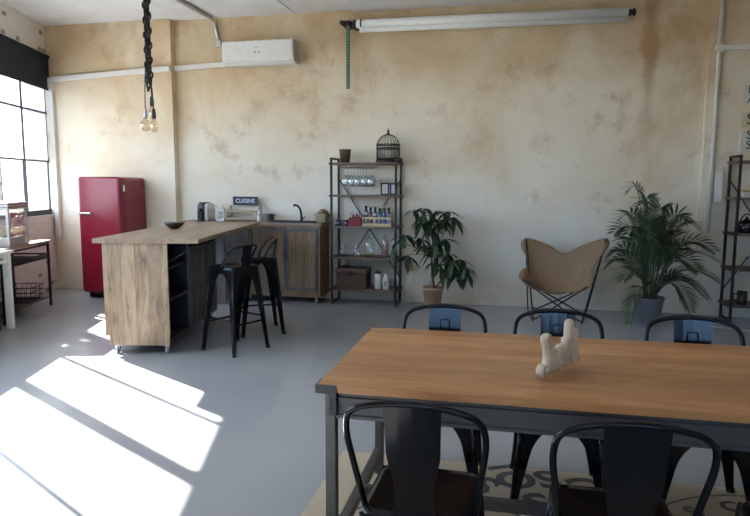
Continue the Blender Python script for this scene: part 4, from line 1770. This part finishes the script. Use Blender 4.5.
for nm, pts in letters:
    b = MB()
    path = round_path([(x * 1.06, 0, z * 1.04) for x, z in pts], .018, 4)
    b.tube(path, .0105, 8)
    bmesh.ops.scale(b.bm, verts=b.bm.verts, vec=(1, 1.75, 1))
    b.build(nm, M['letter_wood'], t)

# rug with printed lettering
b = MB()
rx0, rx1, ry0, ry1 = -.90, 2.0, 1.15, 3.25
b.box(rx0, ry0, 0.0005, rx1, ry1, .006)
b.mi = 1
def rug_text(tx, size, x, y, rot):
    b.text(tx, size, Matrix.Translation((x, y, .0062)) @ Matrix.Rotation(R(rot), 4, 'Z'), .0004, 'CENTER', size * .035)
def rug_ring(cx, cy, r, w, a0=0, a1=360):
    n = 40
    for k in range(n):
        p, q = R(a0 + (a1 - a0) * k / n), R(a0 + (a1 - a0) * (k + 1) / n)
        b.face([(cx + (r + s) * math.cos(a), cy + (r + s) * math.sin(a), .0066) for s, a in ((0, p), (w, p), (w, q), (0, q))])
rug_ring(-.24, 2.22, .60, .016)
rug_ring(-.24, 2.22, .48, .012)
for k, c in enumerate('SCUS'):
    a = R(24 - k * 22)
    rug_text(c, .23, -.24 + .74 * math.cos(a) * 1.0, 2.22 + .74 * math.sin(a), math.degrees(a) - 90)
rug_text('S', .25, -.11, 3.02, 150)
rug_text('SO', .25, .09, 3.13, 195)
rug_text('S', .25, .14, 2.90, 205)
rug_text('U', .25, -.36, 3.0, 165)
rug_text('C', .25, .38, 3.12, 200)
rug_text('1', .20, -.03, 3.24, 120)
rug_ring(1.15, 2.55, .62, .012, 60, 200)
rug_ring(1.15, 2.55, .42, .010)
for k, c in enumerate('OSCOUS'):
    a = R(150 - k * 22)
    rug_text(c, .13, 1.15 + .52 * math.cos(a), 2.55 + .52 * math.sin(a), math.degrees(a) - 90)
rug_text('US', .22, 1.15, 2.55, 10)
rug_text('SAC', .18, -.30, 2.30, 20)
one(b, 'rug', [M['rug'], M['rug_ink']], 'beige rug printed with grey lettering under the dining table', 'rug')

# ------------------------------------------------------------------ left side tables
AW = math.atan2(DV.y, DV.x) - PI / 2      # the left wall's turn
def lwp(s, ins, z=0.):
    return C0 - DV * s - NO * ins + Vector((0, 0, z))
# wood-topped work table along the wall; local y runs along the wall, x into the room
t = thing('work_table', 'wood-topped table with a black metal frame under the corner window', 'table', lwp(2.02, .235), AW)
b = MB()
b.box(-.25, -.56, .775, .24, .62, .80, .003)
b.build('tabletop', M['counter_wood'], t)
for x in (-.225, .20):
    for y in (-.53, .575):
        b = MB()
        b.box(x, y, .04, x + .025, y + .025, .775)
        l = b.build('leg', M['black_matt'], t)
        b = MB()
        b.tube([(x, y + .0125, .022), (x + .025, y + .0125, .022)], .022, 10)
        b.build('caster', M['rubber'], l)
b = MB()
for z in (.755, .64, .60):
    b.box(.205, -.505, z - .015, .22, .575, z + .005)
    b.box(-.22, -.505, z - .015, -.205, .575, z + .005)
    b.box(-.2, .58, z - .015, .2, .595, z + .005)
b.build('rails', M['black_matt'], t)
b = MB()
b.box(-.2, -.505, .60, .205, .575, .612)
b.build('middle_shelf', M['black_matt'], t)
b = MB()
b.box(-.2, -.505, .10, .205, .575, .112)
b.build('bottom_shelf', M['black_matt'], t)

t = thing('white_table', 'white table with a square leg at the left edge of the photo', 'table', lwp(3.35, .33), AW)
b = MB()
b.box(-.30, -.72, .775, .30, .72, .805, .004)
b.build('tabletop', M['white_metal'], t)
b = MB()
b.box(-.26, -.68, .68, .26, .68, .775)
b.build('apron', M['white_metal'], t)
for x in (-.275, .215):
    for y in (-.69, .635):
        b = MB()
        b.box(x, y, 0, x + .06, y + .06, .774, .004)
        b.build('leg', M['white_metal'], t)
b = MB()
b.lathe([(.008, 0), (.016, .008), (.012, .02), (.001, .022)], seg=12)
bmesh.ops.rotate(b.bm, verts=b.bm.verts, cent=(0, 0, 0), matrix=Matrix.Rotation(PI / 2, 3, 'Y'))
bmesh.ops.translate(b.bm, verts=b.bm.verts, vec=(.26, .52, .73))
b.build('knob', M['alu'], t)

# popcorn machine on the work table
t = thing('popcorn_machine', 'glass and chrome popcorn machine with a red stripe on the wood-topped table', 'popcorn machine', lwp(2.12, .26, .80), AW)
b = MB()
b.box(-.19, -.22, 0, .19, .22, .10, .008)
b.build('base', M['pale_steel'], t)
for x in (-.185, .16):
    for y in (-.215, .19):
        b = MB()
        b.box(x, y, .10, x + .025, y + .025, .40)
        b.build('corner_post', M['pale_steel'], t)
b = MB()
b.box(-.195, -.225, .40, .195, .225, .475, .008)
b.build('top', M['pale_steel'], t)
b = MB()
for z in (.425, .455):
    b.box(.196, -.22, z - .004, .199, .22, z + .004)
    b.box(-.19, .226, z - .004, .19, .229, z + .004)
    b.box(-.19, -.229, z - .004, .19, -.226, z + .004)
b.build('red_stripe', M['red_stripe'], t)
for q in ((.175, -.19, .178, .19), (-.16, -.208, .16, -.205), (-.16, .205, .16, .208)):
    b = MB()
    b.box(q[0], q[1], .10, q[2], q[3], .40)
    b.build('glass_panel', M['clear'], t)
b = MB()
b.lathe([(.06, .22), (.07, .23), (.07, .33), (.065, .335)], (-.02, .02, 0), 18)
b.bar((-.02, .02, .33), (-.02, .02, .40), .014)
b.build('kettle', M['pale_steel'], t)
b = MB()
b.lathe([(.14, .102), (.13, .13), (.08, .165), (.01, .18)], (-.01, 0, 0), 14)
b.build('popcorn', M['popcorn'], t)
b = MB()
b.cyl((.19, .15, .05), (.20, .15, .05), .035)
b.build('dial', M['white'], t)

# wire stand with small items beside it
t = thing('wire_stand', 'pale curly wire stand between popcorn machine and corner window', 'stand', lwp(1.68, .26, .80), AW)
b = MB()
for x in (-.05, .05):
    for y in (-.09, .09):
        b.tube(arc((x, y, 0), (x * 1.5, y, .14), (x * .6, y * .5, .30), 8), .005, 6)
b.tube([(.03 * math.cos(q), .045 * math.sin(q), .30 + 0 * q) for q in [2 * PI * k / 12 for k in range(12)]], .005, 6, closed=True)
b.tube(arc((0, -.045, .30), (0, 0, .42), (0, .045, .30), 8), .005, 6)
b.build('frame', M['wire'], t)
for z, r in ((.04, .085), (.17, .08)):
    b = MB()
    for rr in (r, r * .6):
        b.tube([(rr * .75 * math.cos(2 * PI * k / 18), rr * 1.1 * math.sin(2 * PI * k / 18), z) for k in range(18)], .0045, 5, closed=True)
    for k in range(6):
        a = 2 * PI * k / 6
        b.tube(arc((0, 0, z), (r * .75 * math.cos(a) * .6, r * 1.1 * math.sin(a) * .6, z - .01), (r * .75 * math.cos(a), r * 1.1 * math.sin(a), z + .03)), .003, 5)
    b.build('wire_tray', M['wire'], t)

# wire basket under the table
t = thing('wire_basket', 'black wire basket on the bottom rack of the wood-topped table', 'basket', lwp(1.75, .28, .112), AW)
b = MB()
for z in (.006, .06, .12, .18):
    q = .13 + z * .15
    w = .17 + z * .15
    b.tube([(-q, -w, z), (q, -w, z), (q, w, z), (-q, w, z)], .0045, 5, closed=True)
b.build('rims', M['dark_iron'], t)
b = MB()
for k in range(7):
    y = -.15 + k * .05
    b.tube([(-.155, y, .18), (-.13, y, .006), (.13, y, .006), (.155, y, .18)], .003, 5)
for k in range(5):
    x = -.10 + k * .05
    b.tube([(x, -.197, .18), (x, -.17, .006), (x, .17, .006), (x, .197, .18)], .003, 5)
b.build('wires', M['dark_iron'], t)
t = thing('storage_box', 'dark grey storage box under the white table at the left edge', 'box', lwp(3.0, .33), AW)
b = MB()
b.box(-.20, -.22, 0, .20, .22, .34, .01)
b.build('box', M['zinc'], t)
b = MB()
b.box(-.21, -.23, .34, .21, .23, .38, .01)
b.build('lid', M['dark_panel'], t)

# cable lying on the floor at the right
b = MB()
pts = [(2.06, 7.60, .006), (2.10, 7.3, .006), (2.0, 7.12, .006), (2.25, 7.02, .006), (2.6, 6.92, .006), (3.1, 6.95, .006)]
b.tube(round_path(pts, .15, 6), .006, 6)
one(b, 'cable', M['cable'], 'pale thin cable lying on the floor at the foot of the right shelf', 'cable')

# ------------------------------------------------------------------ light
sun = bpy.data.lights.new('sun', 'SUN')
sun.energy = 42
sun.angle = R(.55)
sun.color = (1, .96, .90)
so = bpy.data.objects.new('sun', sun)
COL.objects.link(so)
el = math.atan2(2.735, 4.46)
az = Vector((-.875, .484, 0)).normalized()
to_sun = az * math.cos(el) + Vector((0, 0, math.sin(el)))
so.rotation_euler = (-to_sun).to_track_quat('-Z', 'Y').to_euler()
so.location = (-12, 10, 8)

w = bpy.data.worlds.new('sky')
S.world = w
w.use_nodes = True
nt = w.node_tree
bg = nt.nodes['Background']
tc = nd(nt, 'ShaderNodeTexCoord')
sx = nd(nt, 'ShaderNodeSeparateXYZ')
nt.links.new(tc.outputs['Generated'], sx.inputs[0])
rp = ramp(nt, [(.0, (.35, .35, .34)), (.49, (.45, .45, .44)), (.512, (.92, .94, 1.0)), (.55, (.33, .57, 1.0)), (.61, (.33, .57, 1.0)), (.70, (.74, .82, 1.0))])
mr = nd(nt, 'ShaderNodeMapRange')
mr.inputs[1].default_value = -1
nt.links.new(sx.outputs['Z'], mr.inputs[0])
nt.links.new(mr.outputs[0], rp.inputs[0])
nt.links.new(rp.outputs[0], bg.inputs['Color'])
bg.inputs['Strength'].default_value = 6.2

# ------------------------------------------------------------------ camera
cam = bpy.data.cameras.new('camera')
co = bpy.data.objects.new('camera', cam)
COL.objects.link(co)
S.camera = co
cam.sensor_width = 36
cam.sensor_fit = 'HORIZONTAL'
cam.lens = 36 * 631.2 / 750
cam.clip_start = .05
pitch, yaw, roll = .116367, .218710, .002833
fwd = Vector((-math.sin(yaw) * math.cos(pitch), math.cos(yaw) * math.cos(pitch), -math.sin(pitch)))
rt = Vector((math.cos(yaw), math.sin(yaw), 0))
up = rt.cross(fwd)
r2 = rt * math.cos(roll) + up * math.sin(roll)
u2 = up * math.cos(roll) - rt * math.sin(roll)
mt = Matrix((r2, u2, -fwd)).transposed().to_4x4()
mt.translation = (0, 0, 1.48)
co.matrix_world = mt

S.view_settings.view_transform = 'Standard'
S.view_settings.look = 'None'
S.view_settings.gamma = 1
S.view_settings.use_curve_mapping = False
S.view_settings.exposure = 0.85
S.cycles.max_bounces = 12
S.cycles.diffuse_bounces = 6
S.cycles.glossy_bounces = 4
S.cycles.transparent_max_bounces = 24
S.cycles.sample_clamp_indirect = 8
S.cycles.caustics_reflective = False
S.cycles.caustics_refractive = False
